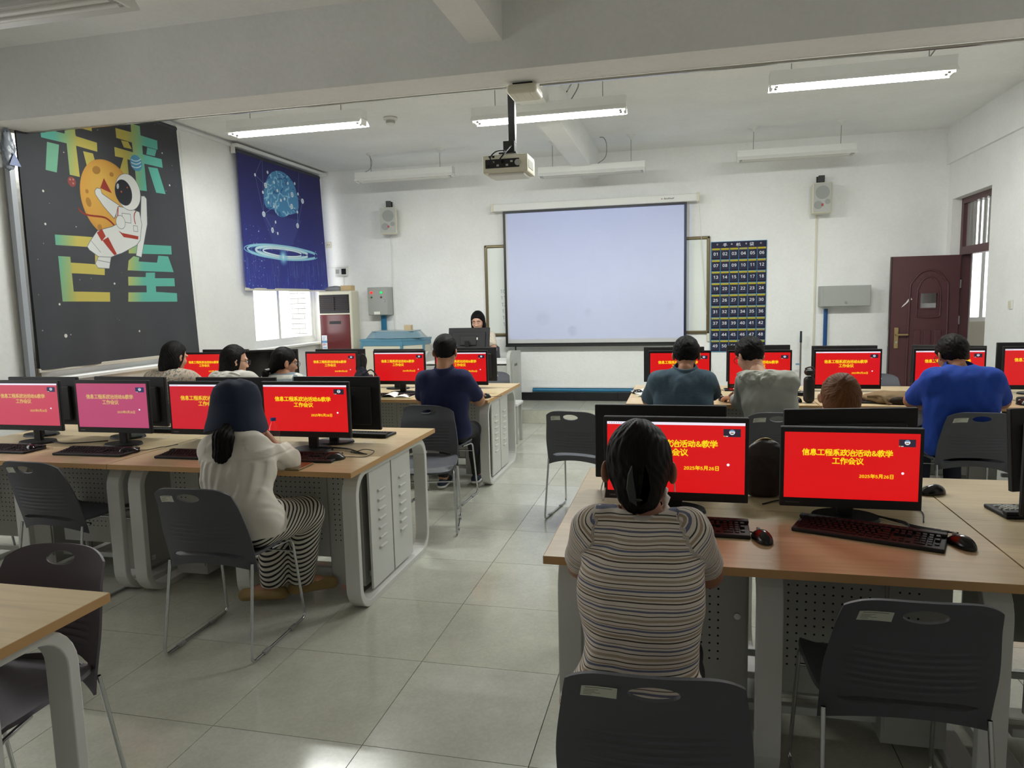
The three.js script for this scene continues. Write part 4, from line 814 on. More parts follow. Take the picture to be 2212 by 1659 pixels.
const NEAR1 = -3.48, near = 0;
monitor(-3.845, -3.48, .51, .305, .085, 0, 'pink', 'monitor with a washed out pink slide nearest the window wall');
monitor(-3.225, -3.48, .507, .31, .082, 0, 'magenta', 'monitor with a purplish pink slide, the most faded of all');
monitor(-2.58, -3.48, .522, .305, .083, 0, 'crimson', 'monitor with a crimson slide partly behind the bucket hat');
monitor(-1.985, -3.48, .522, .305, .083, 0, 'red', 'monitor with a bright red slide beside the water bottle');
monitor(-4.05, -3.8, .54, .31, .065, PI, 'off', 'back of the black monitor behind the washed out pink screen');
monitor(-3.385, -3.8, .55, .31, .067, PI - .06, 'off', 'back of the black monitor behind the purplish pink screen');
monitor(-2.63, -3.8, .545, .31, .065, PI, 'off', 'back of the black monitor behind the bucket hat');
monitor(-1.965, -3.8, .545, .31, .07, PI, 'off', 'back of the black monitor at the desk corner behind the hat woman');
monitor(-4.39, -5.9, .5, .3, .08, .04, 'redPlain', 'monitor with a red slide between floral blouse and white hood');
monitor(-3.71, -5.9, .52, .3, .1, .32, 'off', 'switched off black monitor behind the woman with the ponytail');
monitor(-3.085, -5.9, .51, .3, .08, 0, 'redPlain', 'monitor with a red slide between ponytail and black tote bag');
monitor(-2.43, -5.9, .488, .3, .083, 0, 'red', 'monitor with a red slide above the open notebook');
monitor(-1.86, -5.9, .477, .3, .08, 0, 'red', 'monitor with a red slide in front of the man in navy');
monitor(-4.45, -6.3, .52, .3, .08, PI, 'off', 'back of a black monitor seen above the red screen by the window wall');
monitor(-3.2, -6.3, .517, .3, .075, PI, 'off', 'back of a black monitor in front of the air conditioner');
monitor(-2.6, -6.3, .5, .3, .07, PI, 'off', 'back of a black monitor hidden behind the notebook screen');
monitor(-1.905, -6.3, .517, .31, .07, PI, 'off', 'back of a black monitor at the corner near the lectern');
monitor(-.025, -2.62, .512, .31, .055, 0, 'red', 'monitor with a red slide half hidden by the woman in stripes');
monitor(.564, -2.62, .455, .285, .053, 0, 'redPlain', 'smaller monitor with a red slide fully in view above the slanted keyboard', undefined, 0, brandMat2);
monitor(1.33, -2.62, .51, .31, .055, .1, 'off', 'black monitor edge at the right end of the near desk');
monitor(-.09, -2.97, .53, .31, .045, PI, 'off', 'back of the black monitor behind the screen of the woman in stripes');
monitor(.635, -2.97, .505, .31, .04, PI + .17, 'off', 'back of the black monitor below the brown haired head');
monitor(1.435, -3.04, .52, .31, .045, PI + .35, 'off', 'back of the black turned monitor near the white key keyboard', undefined, .1);
monitor(-.02, -5.78, .48, .295, .08, 0, 'redPlain', 'monitor with a red slide in front of the man in the teal shirt');
monitor(.58, -5.78, .468, .295, .08, 0, 'redPlain', 'monitor with a red slide in front of the man in the hooded jacket');
monitor(1.205, -5.78, .472, .3, .078, 0, 'red', 'monitor with a red slide between the black thermos and the tan bag');
monitor(1.89, -5.78, .474, .3, .08, 0, 'red', 'monitor with a red slide in front of the man in royal blue');
monitor(2.47, -5.78, .48, .31, .08, 0, 'red', 'monitor with a red slide closest to the door wall');
monitor(-.07, -6.22, .5, .3, .075, PI, 'off', 'back of a black monitor behind the screen of the teal shirt man');
monitor(.61, -6.22, .5, .305, .08, PI, 'off', 'back of a black monitor behind the screen of the hooded man');
monitor(1.27, -6.22, .49, .3, .075, PI, 'off', 'back of a black monitor behind the thermos side screen');
monitor(2.0, -6.15, .5, .3, .075, PI - .35, 'off', 'back of a black turned monitor in front of the brown door', undefined, .12);
monitor(2.6, -6.2, .5, .31, .08, PI, 'off', 'back of a black monitor closest to the door wall');
{ const m = monitor(-2.55, -8.4, .525, .3, .09, PI, 'off', 'black monitor on the lectern in front of the presenter', undefined, .22, brandMat, .845);
  mesh('sticker', rb(.04, .03, .001, .0004, -.1, .16, -.03), M.paper, m.children[2]); }
tag(mesh('camera_clip', rb(.03, .025, .03, .005, .135, 1.14, -5.78), M.black), 'small black webcam on top of the teal shirt man\'s screen', 'webcam');

// keyboards: wedge, six rows of keys
const keyRows = [];
{
  const P = .0186;
  const row = (y, list) => { for (const [x, w] of list) keyRows.push([x, y, w]); };
  const run = (x0, n, w = 1) => Array.from({ length: n }, (_, i) => [x0 + i * w, w]);
  row(5.25, [[0, 1], ...run(2, 4), ...run(6.5, 4), ...run(11, 4), ...run(15.25, 3)]);
  row(4, [...run(0, 13), [13, 2], ...run(15.25, 3), ...run(18.5, 4)]);
  row(3, [[0, 1.5], ...run(1.5, 12), [13.5, 1.5], ...run(15.25, 3), ...run(18.5, 3)]);
  row(2, [[0, 1.75], ...run(1.75, 11), [12.75, 2.25], ...run(18.5, 3)]);
  row(1, [[0, 2.25], ...run(2.25, 10), [12.25, 2.75], [16.25, 1], ...run(18.5, 3)]);
  row(0, [[0, 1.25], [1.25, 1.25], [2.5, 1.25], [3.75, 6.25], [10, 1.25], [11.25, 1.25], [12.5, 1.25], [13.75, 1.25], ...run(15.25, 3), [18.5, 2], [20.5, 1]]);
  keyRows.push([21.5, 2.5, 1], [21.5, .5, 1]);
  for (const k of keyRows) { k[0] = (k[0] + k[2] / 2) * P - .2095; k[1] = -(k[1] * P) + .048; k[2] = k[2] * P - .003; }
}
const keyGeos = {};
const keyGeo = (w) => (keyGeos[w.toFixed(4)] ??= (() => { const g = new THREE.BoxGeometry(w, .007, .0156), p = g.attributes.position; for (let i = 0; i < p.count; i++) if (p.getY(i) > 0) { p.setX(i, p.getX(i) - Math.sign(p.getX(i)) * .0022); p.setZ(i, p.getZ(i) * .76); } g.computeVertexNormals(); return g; })());
const allKeys = join(keyRows.map(([x, z, w]) => keyGeo(w).clone().translate(x, 0, z)));
const keyMat = phys(0x111113, .6, { specularIntensity: .6 }), keyLight = std(0xbcbcb6, .4);
function keyboard(x, z, turn, label, single, km = keyMat) {
  const t = thing('keyboard', label, 'keyboard', [x, .75, z], turn);
  mesh('body', [rb(.446, .014, .152, .005, 0, .007, 0), rb(.446, .012, .03, .004, 0, .02, -.06)], M.blackMatte, t);
  if (single) for (const [kx, kz, kw] of keyRows) mesh('key', keyGeo(kw), km, t, [kx, .0185 - kz * .1, kz], [.1, 0, 0]);
  else mesh('keys', allKeys, km, t, [0, .0185, 0], [.1, 0, 0]).userData.kind = 'stuff';
  mesh('foot', [rb(.03, .012, .01, .003, -.18, .003, -.07), rb(.03, .012, .01, .003, .18, .003, -.07)], M.rubber, t);
  return t;
}
keyboard(.595, -2.485, -.36, 'slanted black keyboard below the smaller red monitor', true);
keyboard(.0, -2.46, -.03, 'black keyboard in front of the woman in stripes', true);
keyboard(-3.83, -3.29, 0, 'black keyboard under the washed out pink screen');
keyboard(-3.19, -3.29, .02, 'black keyboard under the purplish pink screen');
keyboard(-2.53, -3.29, 0, 'black keyboard partly behind the woman in the hat');
keyboard(-1.95, -3.3, .05, 'black keyboard to the side of the hat woman\'s elbow');
keyboard(-1.93, -3.98, PI - .05, 'black keyboard on the far side of the hat woman\'s desk');
keyboard(-2.65, -3.98, PI, 'black keyboard on the far desk side behind the crimson screen');
keyboard(-3.38, -3.98, PI, 'black keyboard on the far desk side behind the purplish screen');
keyboard(-2.45, -5.68, 0, 'black keyboard behind the open notebook');
keyboard(-1.82, -5.7, 0, 'black keyboard in front of the man in navy');
keyboard(1.24, -5.62, 0, 'black keyboard between thermos and tan bag');
keyboard(1.95, -5.62, 0, 'black keyboard in front of the man in royal blue');
keyboard(2.52, -5.62, 0, 'black keyboard closest to the door wall');
keyboard(1.31, -2.84, PI + .12, 'black keyboard with pale keys at the end of the near desk', true, keyLight);
const mouseGeo = (() => { const g = new THREE.SphereGeometry(1, 28, 18), p = g.attributes.position; for (let i = 0; i < p.count; i++) { const x = p.getX(i), y = p.getY(i), z = p.getZ(i); p.setXYZ(i, x * .031 * (1 - .12 * (1 - Math.abs(z)) ), y < 0 ? y * .004 : y * .034 * (1 - .12 * z * z) * (1 + .25 * z), z * .056); } g.computeVertexNormals(); return g; })();
function mouse(x, z, turn, label, cord) {
  const t = thing('mouse', label, 'mouse', [x, .754, z], turn);
  mesh('shell', mouseGeo, M.blackGloss, t);
  mesh('wheel', cylX(.009, .007, 14, 0, .0235, -.03), M.greyMetal, t); mesh('button_split', rb(.0012, .002, .03, .0004, 0, .026, -.028), M.hole, t);
  if (cord) mesh('cord', tube([[0, .006, -.052], ...cord], .0022, 36, 5), M.cable, t);
  return t;
}
mouse(.85, -2.42, .35, 'black mouse beside the slanted keyboard', [[-.01, .004, -.08], [-.05, .0, -.12], [-.1, .0, -.16]]);
mouse(.255, -2.375, .3, 'black mouse beside the keyboard of the woman in stripes', [[-.02, .003, -.08], [-.08, .0, -.16]]);
mouse(.96, -3.05, 2.0, 'black mouse on the far side of the near desk', [[-.03, 0, -.1], [-.1, 0, -.2], [-.2, .0, -.22], [-.3, 0, -.3]]);
mouse(-3.66, -3.31, .9, 'black mouse beside the keyboard of the washed out pink screen', [[.02, .0, -.09], [.06, 0, -.13], [-.02, 0, -.19]]);
mouse(-3.0, -3.32, -.6, 'black mouse beside the keyboard of the purplish pink screen', [[0, 0, -.1], [.03, .01, -.16], [-.02, .0, -.2], [-.04, .0, -.27]]);
mouse(-1.74, -3.31, -.7, 'black mouse near the desk corner by the hat woman', [[0, 0, -.09], [.05, .0, -.15], [.0, .01, -.22], [-.08, .01, -.2], [-.1, .0, -.16]]);
mouse(-1.58, -5.66, -.5, 'black mouse by the hand of the man in navy', [[.0, 0, -.09], [.04, 0, -.14], [-.02, 0, -.2]]);
mouse(.3, -5.62, .2, 'black mouse beside the elbow of the teal shirt man'); mouse(.26, -5.86, 1.2, 'black mouse between the teal and the hooded man\'s screens');
mouse(.83, -5.6, .3, 'black mouse beside the black thermos'); mouse(.9, -5.95, 1.4, 'black mouse behind the thermos', [[0, 0, -.1], [.06, 0, -.16], [.0, .0, -.2]]);
mouse(1.55, -5.95, 1.2, 'black mouse behind the tan canvas bag'); mouse(2.28, -5.55, .2, 'black mouse by the arm of the man in royal blue'); mouse(-.36, -6.0, 1.0, 'black mouse beside white papers at the desk end', [[0, 0, -.08], [.05, 0, -.12], [-.02, 0, -.18], [-.1, 0, -.14]]);
// cable runs over the desks
const cables = [
  [[[.66, .753, -2.74], [.7, .757, -2.66], [.78, .753, -2.6], [.84, .753, -2.57]], 'black cables trailing from the smaller red monitor', 3],
  [[[.3, .753, -2.8], [.38, .757, -2.85], [.5, .753, -2.83], [.6, .753, -2.75]], 'thin black cable between the two near monitors', 1],
  [[[-1.95, .76, -3.58], [-1.8, .757, -3.56], [-1.7, .753, -3.5], [-1.66, .753, -3.47]], 'black cables gathered at the grommet by the hat woman', 3],
  [[[-3.75, .76, -3.55], [-3.62, .757, -3.5], [-3.5, .753, -3.56], [-3.42, .753, -3.62]], 'black cables behind the washed out pink screen', 2],
  [[[-2.46, .76, -5.98], [-2.3, .755, -5.9], [-2.2, .755, -5.98], [-2.1, .753, -6.05]], 'black cables under the notebook screen', 2],
];
for (const [pts, label, n] of cables) { const l = []; for (let i = 0; i < n; i++) l.push(tube(pts.map(([x, y, z], k) => [x + (k % 2 ? .02 : -.012) * i, y + .002 * i, z + .018 * i]), .003, 30, 5)); tag(mesh('computer_cables', l, M.cable), label, 'cable'); }

// ---------------------------------------------------------------- people: distance fields meshed on a grid
function sdfMesh(f, lo, hi, cell, uvOf) {
  const nx = Math.ceil((hi[0] - lo[0]) / cell) + 1, ny = Math.ceil((hi[1] - lo[1]) / cell) + 1, nz = Math.ceil((hi[2] - lo[2]) / cell) + 1, sx = 1, sy = nx, sz = nx * ny;
  const F = new Float32Array(nx * ny * nz);
  // coarse pass: skip blocks far from the surface
  const B = 4, far = cell * B * 1.8;
  for (let k = 0; k < nz; k += B) for (let j = 0; j < ny; j += B) for (let i = 0; i < nx; i += B) {
    const d = f(lo[0] + (i + 1.5) * cell, lo[1] + (j + 1.5) * cell, lo[2] + (k + 1.5) * cell), skip = Math.abs(d) > far + .02;
    for (let c = k; c < Math.min(k + B, nz); c++) for (let b = j; b < Math.min(j + B, ny); b++) for (let a = i; a < Math.min(i + B, nx); a++) F[a + b * sy + c * sz] = skip ? d : f(lo[0] + a * cell, lo[1] + b * cell, lo[2] + c * cell);
  }
  const at = new Int32Array(nx * ny * nz).fill(-1), pos = [];
  const off = [0, sx, sy, sx + sy, sz, sx + sz, sy + sz, sx + sy + sz], E = [[0, 1], [2, 3], [4, 5], [6, 7], [0, 2], [1, 3], [4, 6], [5, 7], [0, 4], [1, 5], [2, 6], [3, 7]];
  for (let k = 0; k < nz - 1; k++) for (let j = 0; j < ny - 1; j++) for (let i = 0; i < nx - 1; i++) {
    const q = i + j * sy + k * sz; let m = 0;
    for (let c = 0; c < 8; c++) if (F[q + off[c]] < 0) m |= 1 << c;
    if (m === 0 || m === 255) continue;
    let x = 0, y = 0, z = 0, n = 0;
    for (const [a, b] of E) {
      const A = F[q + off[a]], Bv = F[q + off[b]];
      if ((A < 0) === (Bv < 0)) continue;
      const t = A / (A - Bv);
      x += (a & 1) + ((b & 1) - (a & 1)) * t; y += ((a >> 1) & 1) + (((b >> 1) & 1) - ((a >> 1) & 1)) * t; z += (a >> 2) + ((b >> 2) - (a >> 2)) * t; n++;
    }
    at[q] = pos.length / 3;
    pos.push(lo[0] + (i + x / n) * cell, lo[1] + (j + y / n) * cell, lo[2] + (k + z / n) * cell);
  }
  const idx = [];
  const quad = (a, b, c, d, fl) => { if (a < 0 || b < 0 || c < 0 || d < 0) return; if (fl) idx.push(a, b, c, a, c, d); else idx.push(a, c, b, a, d, c); };
  for (let k = 1; k < nz - 1; k++) for (let j = 1; j < ny - 1; j++) for (let i = 1; i < nx - 1; i++) {
    const q = i + j * sy + k * sz, s = F[q] < 0;
    if (s !== F[q + sx] < 0) quad(at[q - sy - sz], at[q - sz], at[q], at[q - sy], s);
    if (s !== F[q + sy] < 0) quad(at[q - sx - sz], at[q - sx], at[q], at[q - sz], s);
    if (s !== F[q + sz] < 0) quad(at[q - sx - sy], at[q - sy], at[q], at[q - sx], s);
  }
  const g = new THREE.BufferGeometry(), n = pos.length / 3, nor = new Float32Array(n * 3), uv = new Float32Array(n * 2), e = cell * .6;
  for (let i = 0; i < n; i++) {
    const x = pos[i * 3], y = pos[i * 3 + 1], z = pos[i * 3 + 2];
    const a = f(x + e, y, z) - f(x - e, y, z), b = f(x, y + e, z) - f(x, y - e, z), c = f(x, y, z + e) - f(x, y, z - e), l = Math.hypot(a, b, c) || 1;
    nor[i * 3] = a / l; nor[i * 3 + 1] = b / l; nor[i * 3 + 2] = c / l;
    const q = uvOf ? uvOf(x, y, z) : [x, y]; uv[i * 2] = q[0]; uv[i * 2 + 1] = q[1];
  }
  g.setAttribute('position', new THREE.Float32BufferAttribute(pos, 3)); g.setAttribute('normal', new THREE.BufferAttribute(nor, 3)); g.setAttribute('uv', new THREE.BufferAttribute(uv, 2));
  g.setIndex(idx);
  return g;
}
const smin = (a, b, k) => { const h = Math.max(k - Math.abs(a - b), 0) / k; return Math.min(a, b) - h * h * k * .25; };
const smax = (a, b, k) => -smin(-a, -b, k);
function capD(x, y, z, c) {  // tapered capsule c = [ax, ay, az, bx, by, bz, ra, rb]
  const px = x - c[0], py = y - c[1], pz = z - c[2], bx_ = c[3] - c[0], by = c[4] - c[1], bz = c[5] - c[2], L = bx_ * bx_ + by * by + bz * bz;
  const t = L ? Math.min(1, Math.max(0, (px * bx_ + py * by + pz * bz) / L)) : 0, dx = px - bx_ * t, dy = py - by * t, dz = pz - bz * t;
  return Math.sqrt(dx * dx + dy * dy + dz * dz) - (c[6] + (c[7] - c[6]) * t);
}
const ellD = (x, y, z, cx, cy, cz, a, b, c) => { x -= cx; y -= cy; z -= cz; const k0 = Math.hypot(x / a, y / b, z / c), k1 = Math.hypot(x / (a * a), y / (b * b), z / (c * c)); return k1 < 1e-9 ? -Math.min(a, b, c) : k0 * (k0 - 1) / k1; };
const C = (a, b, ra, rb_) => [a.x, a.y, a.z, b.x, b.y, b.z, ra, rb_ ?? ra];
function boundsOf(caps, pad) { const lo = [9, 9, 9], hi = [-9, -9, -9]; for (const c of caps) for (let k = 0; k < 3; k++) { const r = Math.max(c[6], c[7]) + pad; lo[k] = Math.min(lo[k], c[k] - r, c[k + 3] - r); hi[k] = Math.max(hi[k], c[k] + r, c[k + 3] + r); } return [lo, hi]; }
const unionOf = (caps, k) => (x, y, z) => { let d = 9; for (const c of caps) d = smin(d, capD(x, y, z, c), k); return d; };
const n3 = (x, y, z) => vnoise(x + z * .71, y - z * .53, 4096, 77) - .5;
const folds = (amp, fx, fy) => (x, y, z) => amp * (n3(x * fx + 40, y * fy + 40, z * fx) * 1.2 + .5 * n3(x * fx * 2.3 + 9, y * fy * 2.1 + y * 6 + 80, z * fx * 2));

// head in its own axes: face towards +z, crown up
function headField(girl) {
  const j = girl ? .052 : .058;
  return (x, y, z) => {
    const ax = Math.abs(x);
    let d = ellD(x, y, z, 0, .022, -.012, .076, .1, .094);
    d = smin(d, ellD(x, y, z, 0, -.05, .028, j, .064, .06), .035);
    d = smin(d, ellD(ax, y, z, .034, -.022, .062, .026, .024, .024), .02);             // cheeks
    d = smin(d, ellD(ax, y, z, .03, .03, .074, .03, .012, .012), .015);               // brow
    d = smax(d, -ellD(ax, y, z, .031, .011, .098, .017, .011, .014), .012);           // eye sockets
    d = smin(d, capD(x, y, z, [0, .008, .084, 0, -.026, .102, .007, .011]), .012);    // nose
    d = smin(d, ellD(ax, y, z, .011, -.03, .095, .009, .007, .009), .008);
    d = smin(d, capD(x, y, z, [-.018, -.056, .082, .018, -.056, .082, .006, .006]), .008);
    d = smin(d, capD(x, y, z, [-.014, -.067, .08, .014, -.067, .08, .006, .006]), .008);
    d = smin(d, ellD(x, y, z, 0, -.096, .066, .02, .014, .016), .02);                 // chin
    d = smin(d, ellD(ax + z * .35, y, z, .083, -.006, -.012, .01, .031, .02), .008);    // ears
    d = smax(d, -ellD(ax + z * .35, y, z, .096, -.003, -.004, .008, .018, .011), .005);
    d = smin(d, capD(x, y, z, [0, -.06, -.02, 0, -.17, -.035, girl ? .046 : .054, girl ? .05 : .06]), .02);
    return d;
  };
}
const hairStrand = (x, y, z) => .0007 * Math.sin(31 * Math.atan2(x, z + .001) + 9 * Math.sin(y * 30)) + .006 * n3(x * 34 + 30, y * 18 + 30, z * 34) + .004 * n3(x * 90 + 3, y * 40 + 7, z * 90);
const skullD = (x, y, z) => ellD(x, y, z, 0, .022, -.012, .076, .1, .094);
const tuft = (x, y, z) => .005 * n3(x * 70 + 30, y * 70 + 30, z * 70) + .005 * n3(x * 28 + 3, y * 28 + 7, z * 28);
const hairStyles = {
  short: (x, y, z) => smax(skullD(x, y, z) - .005 - .017 * SM(y, -.06, .06) + tuft(x, y, z), -.80 * y + .6 * z - .012 + .012 * n3(x * 60, y * 20, z * 60) - (Math.abs(x) > .06 && z > .0 ? -.01 : 0), .006),
  crop: (x, y, z) => smax(skullD(x, y, z) - .0035 - .014 * SM(y, -.03, .08) + tuft(x, y, z) * .8, -.80 * y + .6 * z - .01 + .008 * n3(x * 60, y * 20, z * 60), .005),
  tied: (x, y, z) => { let d = smax(ellD(x, y, z, 0, .026, -.014, .085, .106, .103) + hairStrand(x, y, z) * .7, -.62 * y + .78 * z - .022, .012); return smin(d, ellD(x, y, z, 0, -.045, -.09, .045, .05, .036), .03); },
  updo: (x, y, z) => { let d = smax(ellD(x, y, z, 0, .026, -.02, .088, .11, .108) + hairStrand(x, y, z), -.6 * y + .8 * z - .03, .012); d = smin(d, ellD(x, y, z, -.002, -.03, -.082, .058, .082, .05) + hairStrand(x, y, z), .03); return d; },
  bob: (x, y, z) => { let d = ellD(x, y, z, 0, .028, -.016, .09, .11, .106); d = smin(d, ellD(x, y, z, 0, -.06, -.04, .098, .13, .075), .04) + hairStrand(x, y, z); return smax(smax(d, z - .03 - Math.max(0, y - .06) * 1.6, .012), -y - .165 + .012 * n3(x * 50, 1, z * 50), .006); },
  long: (x, y, z) => { let d = ellD(x, y, z, 0, .028, -.016, .09, .11, .106); d = smin(d, ellD(x, y, z, 0, -.08, -.045, .1, .17, .07), .05) + hairStrand(x, y, z); return smax(smax(d, z - .025 - Math.max(0, y - .06) * 1.6, .012), -y - .2 + .03 * Math.abs(x) / .1, .006); },
  parted: (x, y, z) => { let d = smax(skullD(x, y, z) - .013 + tuft(x, y, z) * .4 + .005 * (1 - SM(Math.abs(x), 0, .005)) * SM(y, .06, .09), -.7 * y + .71 * z - .006 - .012 * SM(Math.abs(x), .03, .075), .006); d = smin(d, ellD(Math.abs(x), y, z, .077, -.05, -.014, .019, .12, .042), .012); d = smin(d, ellD(x, y, z, 0, -.05, -.062, .08, .12, .045), .03); return smax(d, -y - .14, .008); },
  bowed: (x, y, z) => { let d = ellD(x, y, z, 0, .026, -.008, .091, .11, .11) + hairStrand(x, y, z); d = smin(d, ellD(x, y, z, 0, .03, .06, .07, .055, .05), .03); return smax(d, -.95 * y + .3 * z - .045, .012); },
};
function handCaps(w, dir, pn, curl, side) {  // w wrist, dir towards the fingers, pn out of the back of the hand
  const d = dir.clone().normalize(), n = pn.clone().addScaledVector(d, -pn.dot(d)).normalize(), s = d.clone().cross(n).multiplyScalar(side), o = [];
  const at = (a, b, c) => w.clone().addScaledVector(d, a).addScaledVector(s, b).addScaledVector(n, c);
  for (const b of [-.028, -.01, .01, .028]) o.push(C(at(0, b * .55, 0), at(.082, b, 0), .017, .013));
  const len = [.066, .074, .069, .054];
  [-.03, -.0105, .0105, .031].forEach((b, i) => {
    let p = at(.08, b, .001), a = curl * .6; const seg = [.46, .31, .23];
    for (let k = 0; k < 3; k++) { const q = p.clone().addScaledVector(d, Math.cos(a) * len[i] * seg[k]).addScaledVector(n, -Math.sin(a) * len[i] * seg[k]).addScaledVector(s, b * .08); o.push(C(p, q, .0098 - k * .001, .009 - k * .001)); p = q; a += curl; }
  });
  const t0 = at(.02, -.03, -.006), t1 = at(.055, -.052, -.016), t2 = at(.088, -.05, -.026);
  o.push(C(t0, t1, .013, .0115), C(t1, t2, .0112, .0085));
  return o;
}
const skinMap = dataTex(128, 128, (u, v) => { const k = 246 + 14 * (fbm(u * 10, v * 10, 10, 4, 91) - .5); return [k, k - 2, k - 3]; }, [6, 6]);
const skinMat = (c) => phys(c, .55, { map: skinMap, sheen: .15 });
const hairBump = dataTex(256, 256, (u, v) => 255 * (.6 * fbm(u * 90, v * 4, 90, 3, 51) + .4 * fbm(u * 30, v * 2, 30, 2, 52)), [3, 3], false);
const hairTone = dataTex(256, 256, (u, v) => { const k = 150 + 105 * (.65 * fbm(u * 90, v * 4, 90, 3, 51) + .35 * fbm(u * 24, v * 2, 24, 2, 57)); return [k, k, k]; }, [2, 1]);
const hairMat = (c) => phys(c, .62, { map: hairTone, bumpMap: hairBump, bumpScale: .0015, specularIntensity: .35 });
const weave = dataTex(128, 128, (u, v) => 255 * (.5 + .25 * Math.sin(u * 2 * PI * 32) + .25 * Math.sin(v * 2 * PI * 32)) * (.7 + .3 * fbm(u * 8, v * 8, 8, 3, 3)), [12, 12], false);
const cloth = (c, map) => std(c, .85, 0, { map: map ?? null, bumpMap: weave, bumpScale: .0006 });
const eyeWhite = std(0xe6e2dc, .3), eyeDark = std(0x1a1310, .25), lensMat = M.glass, wireMat = std(0x3a3a3c, .3, .8);

function person(o) {
  const J = {}; for (const k of ['neck', 'shL', 'shR', 'elL', 'elR', 'wrL', 'wrR', 'hip', 'knL', 'knR', 'anL', 'anR', 'head']) J[k] = V(...o[k]);
  const lat = J.shR.clone().sub(J.shL).setY(0).normalize(), S = J.shL.clone().add(J.shR).multiplyScalar(.5), hw = o.hipW ?? .085, sp = J.hip.clone().sub(S), fw = V(0, 1, 0).cross(lat);
  const base = V(J.hip.x, o.floorY ?? 0, J.hip.z), t = thing('person', o.label, 'person', base.toArray());
  const g0 = (g) => g.translate(-base.x, -base.y, -base.z);
  const k = o.bulk ?? 1, wt = o.waist ?? 1, L = (f, w) => S.clone().addScaledVector(sp, f).addScaledVector(lat, w), sw = J.shR.distanceTo(J.shL) / 2;
  const hipL = J.hip.clone().addScaledVector(lat, -hw), hipR = J.hip.clone().addScaledVector(lat, hw);
  const torso = (a) => [C(L(.02, -sw * .75), L(.02, sw * .75), .048 * k + a), C(J.neck.clone().add(V(0, -.035, 0)), L(.0, -sw * .8), .036 * k + a, .044 * k + a), C(J.neck.clone().add(V(0, -.035, 0)), L(.0, sw * .8), .036 * k + a, .044 * k + a), C(L(.3, -sw * .55), L(.3, sw * .55), .088 * k + a), C(L(.5, -sw * .48), L(.5, sw * .48), .092 * k * (.5 + .5 * wt) + a), C(L(.72, -sw * .42), L(.72, sw * .42), .092 * k * wt + a), C(hipL, hipR, .105 * k + a), C(L(.1, 0), L(.95, 0), .086 * k * wt + a)];
  const arm = (s, a, b) => { const sh = J['sh' + s], el = J['el' + s], wr = J['wr' + s]; return [C(sh, el, .05 * k + a, .038 * k + a), ...(b ? [C(el, wr, .037 * k + a, .027 * k + a)] : [])]; };
  const leg = (s, a) => { const hp = s === 'L' ? hipL : hipR, kn = J['kn' + s], an = J['an' + s]; return [C(hp, kn, .082 * k + a, .058 * k + a), C(kn, an, .055 * k + a, .036 * k + a)]; };
  const toe = (s) => { const an = J['an' + s], f = o['toe' + s] ? V(...o['toe' + s]) : fw.clone(); return an.clone().addScaledVector(f.normalize(), .15).setY(Math.max((o.floorY ?? 0) + .03, an.y - .045)); };
  // skin: one figure, thinner under the clothes; head and hands on finer grids
  const caps = [...torso(-.02), ...arm('L', 0, 1), ...arm('R', 0, 1), ...leg('L', -.012), ...leg('R', -.012), C(J.neck, S.clone().add(V(0, -.02, 0)), .05, .06), C(J.anL, toe('L'), .034, .026), C(J.anR, toe('R'), .034, .026)];
  const bb = boundsOf(caps, .03), parts = [sdfMesh(unionOf(caps, .035), bb[0], bb[1], .014)];
  const rot = new THREE.Matrix4().makeRotationFromEuler(new THREE.Euler(o.pitch ?? 0, o.yaw ?? PI, o.roll ?? 0, 'YXZ')).setPosition(J.head);
  const hc = o.fine ?? .005;
  parts.push(sdfMesh(headField(o.girl), [-.12, -.2, -.14], [.12, .15, .14], hc).applyMatrix4(rot));
  for (const s of ['L', 'R']) {
    const el = J['el' + s], wr = J['wr' + s], dir = o['hand' + s] ? V(...o['hand' + s]) : wr.clone().sub(el), pn = o['palm' + s] ? V(...o['palm' + s]) : V(0, 1, 0);
    const hcaps = handCaps(wr, dir, pn, o['curl' + s] ?? .5, s === 'L' ? -1 : 1), hb = boundsOf(hcaps, .008);
    parts.push(sdfMesh(unionOf(hcaps, .008), hb[0], hb[1], o.handCell ?? .005));
  }
  mesh('body', g0(join(parts)), skinMat(o.skin ?? 0xd3a183), t);
  // hair
  const hf = hairStyles[o.hair];
  if (hf) mesh('hair', g0(sdfMesh(hf, [-.16, -.3, -.2], [.16, .19, .17], o.hairCell ?? .006, (x, y, z) => [Math.atan2(x, z) / 6.28, y * 3]).applyMatrix4(rot)), hairMat(o.hairColor ?? 0x100d0d), t);
  // shirt
  const sl = o.sleeve ?? .95;  // share of the upper arm, above 1: on to the forearm
  const sf = folds(o.crease ?? .007, 14, 9), loose = o.loose ?? .012, arms = [];
  for (const s of ['L', 'R']) {
    const sh = J['sh' + s], el = J['el' + s], wr = J['wr' + s], end = sl <= 1 ? sh.clone().lerp(el, sl) : el.clone().lerp(wr, sl - 1), ax = (sl <= 1 ? el.clone().sub(sh) : wr.clone().sub(el)).normalize();
    const w = o.sleeveR ?? .012;
    arms.push({ caps: sl <= 1 ? [C(sh, sh.clone().lerp(el, sl + .12), .052 * k + loose, .046 * k + w)] : [C(sh, el, .052 * k + loose, .042 * k + w), C(el, el.clone().lerp(wr, sl - 1 + .08), .042 * k + w, .034 * k + w)], end, ax, sh, u: el.clone().sub(sh).normalize(), tail: sl > 1 ? 1 : 0 });
  }
  const tc = torso(loose), hem = J.hip.y + (o.hem ?? -.02), nk = J.neck, hemTilt = o.hemTilt ?? 0;
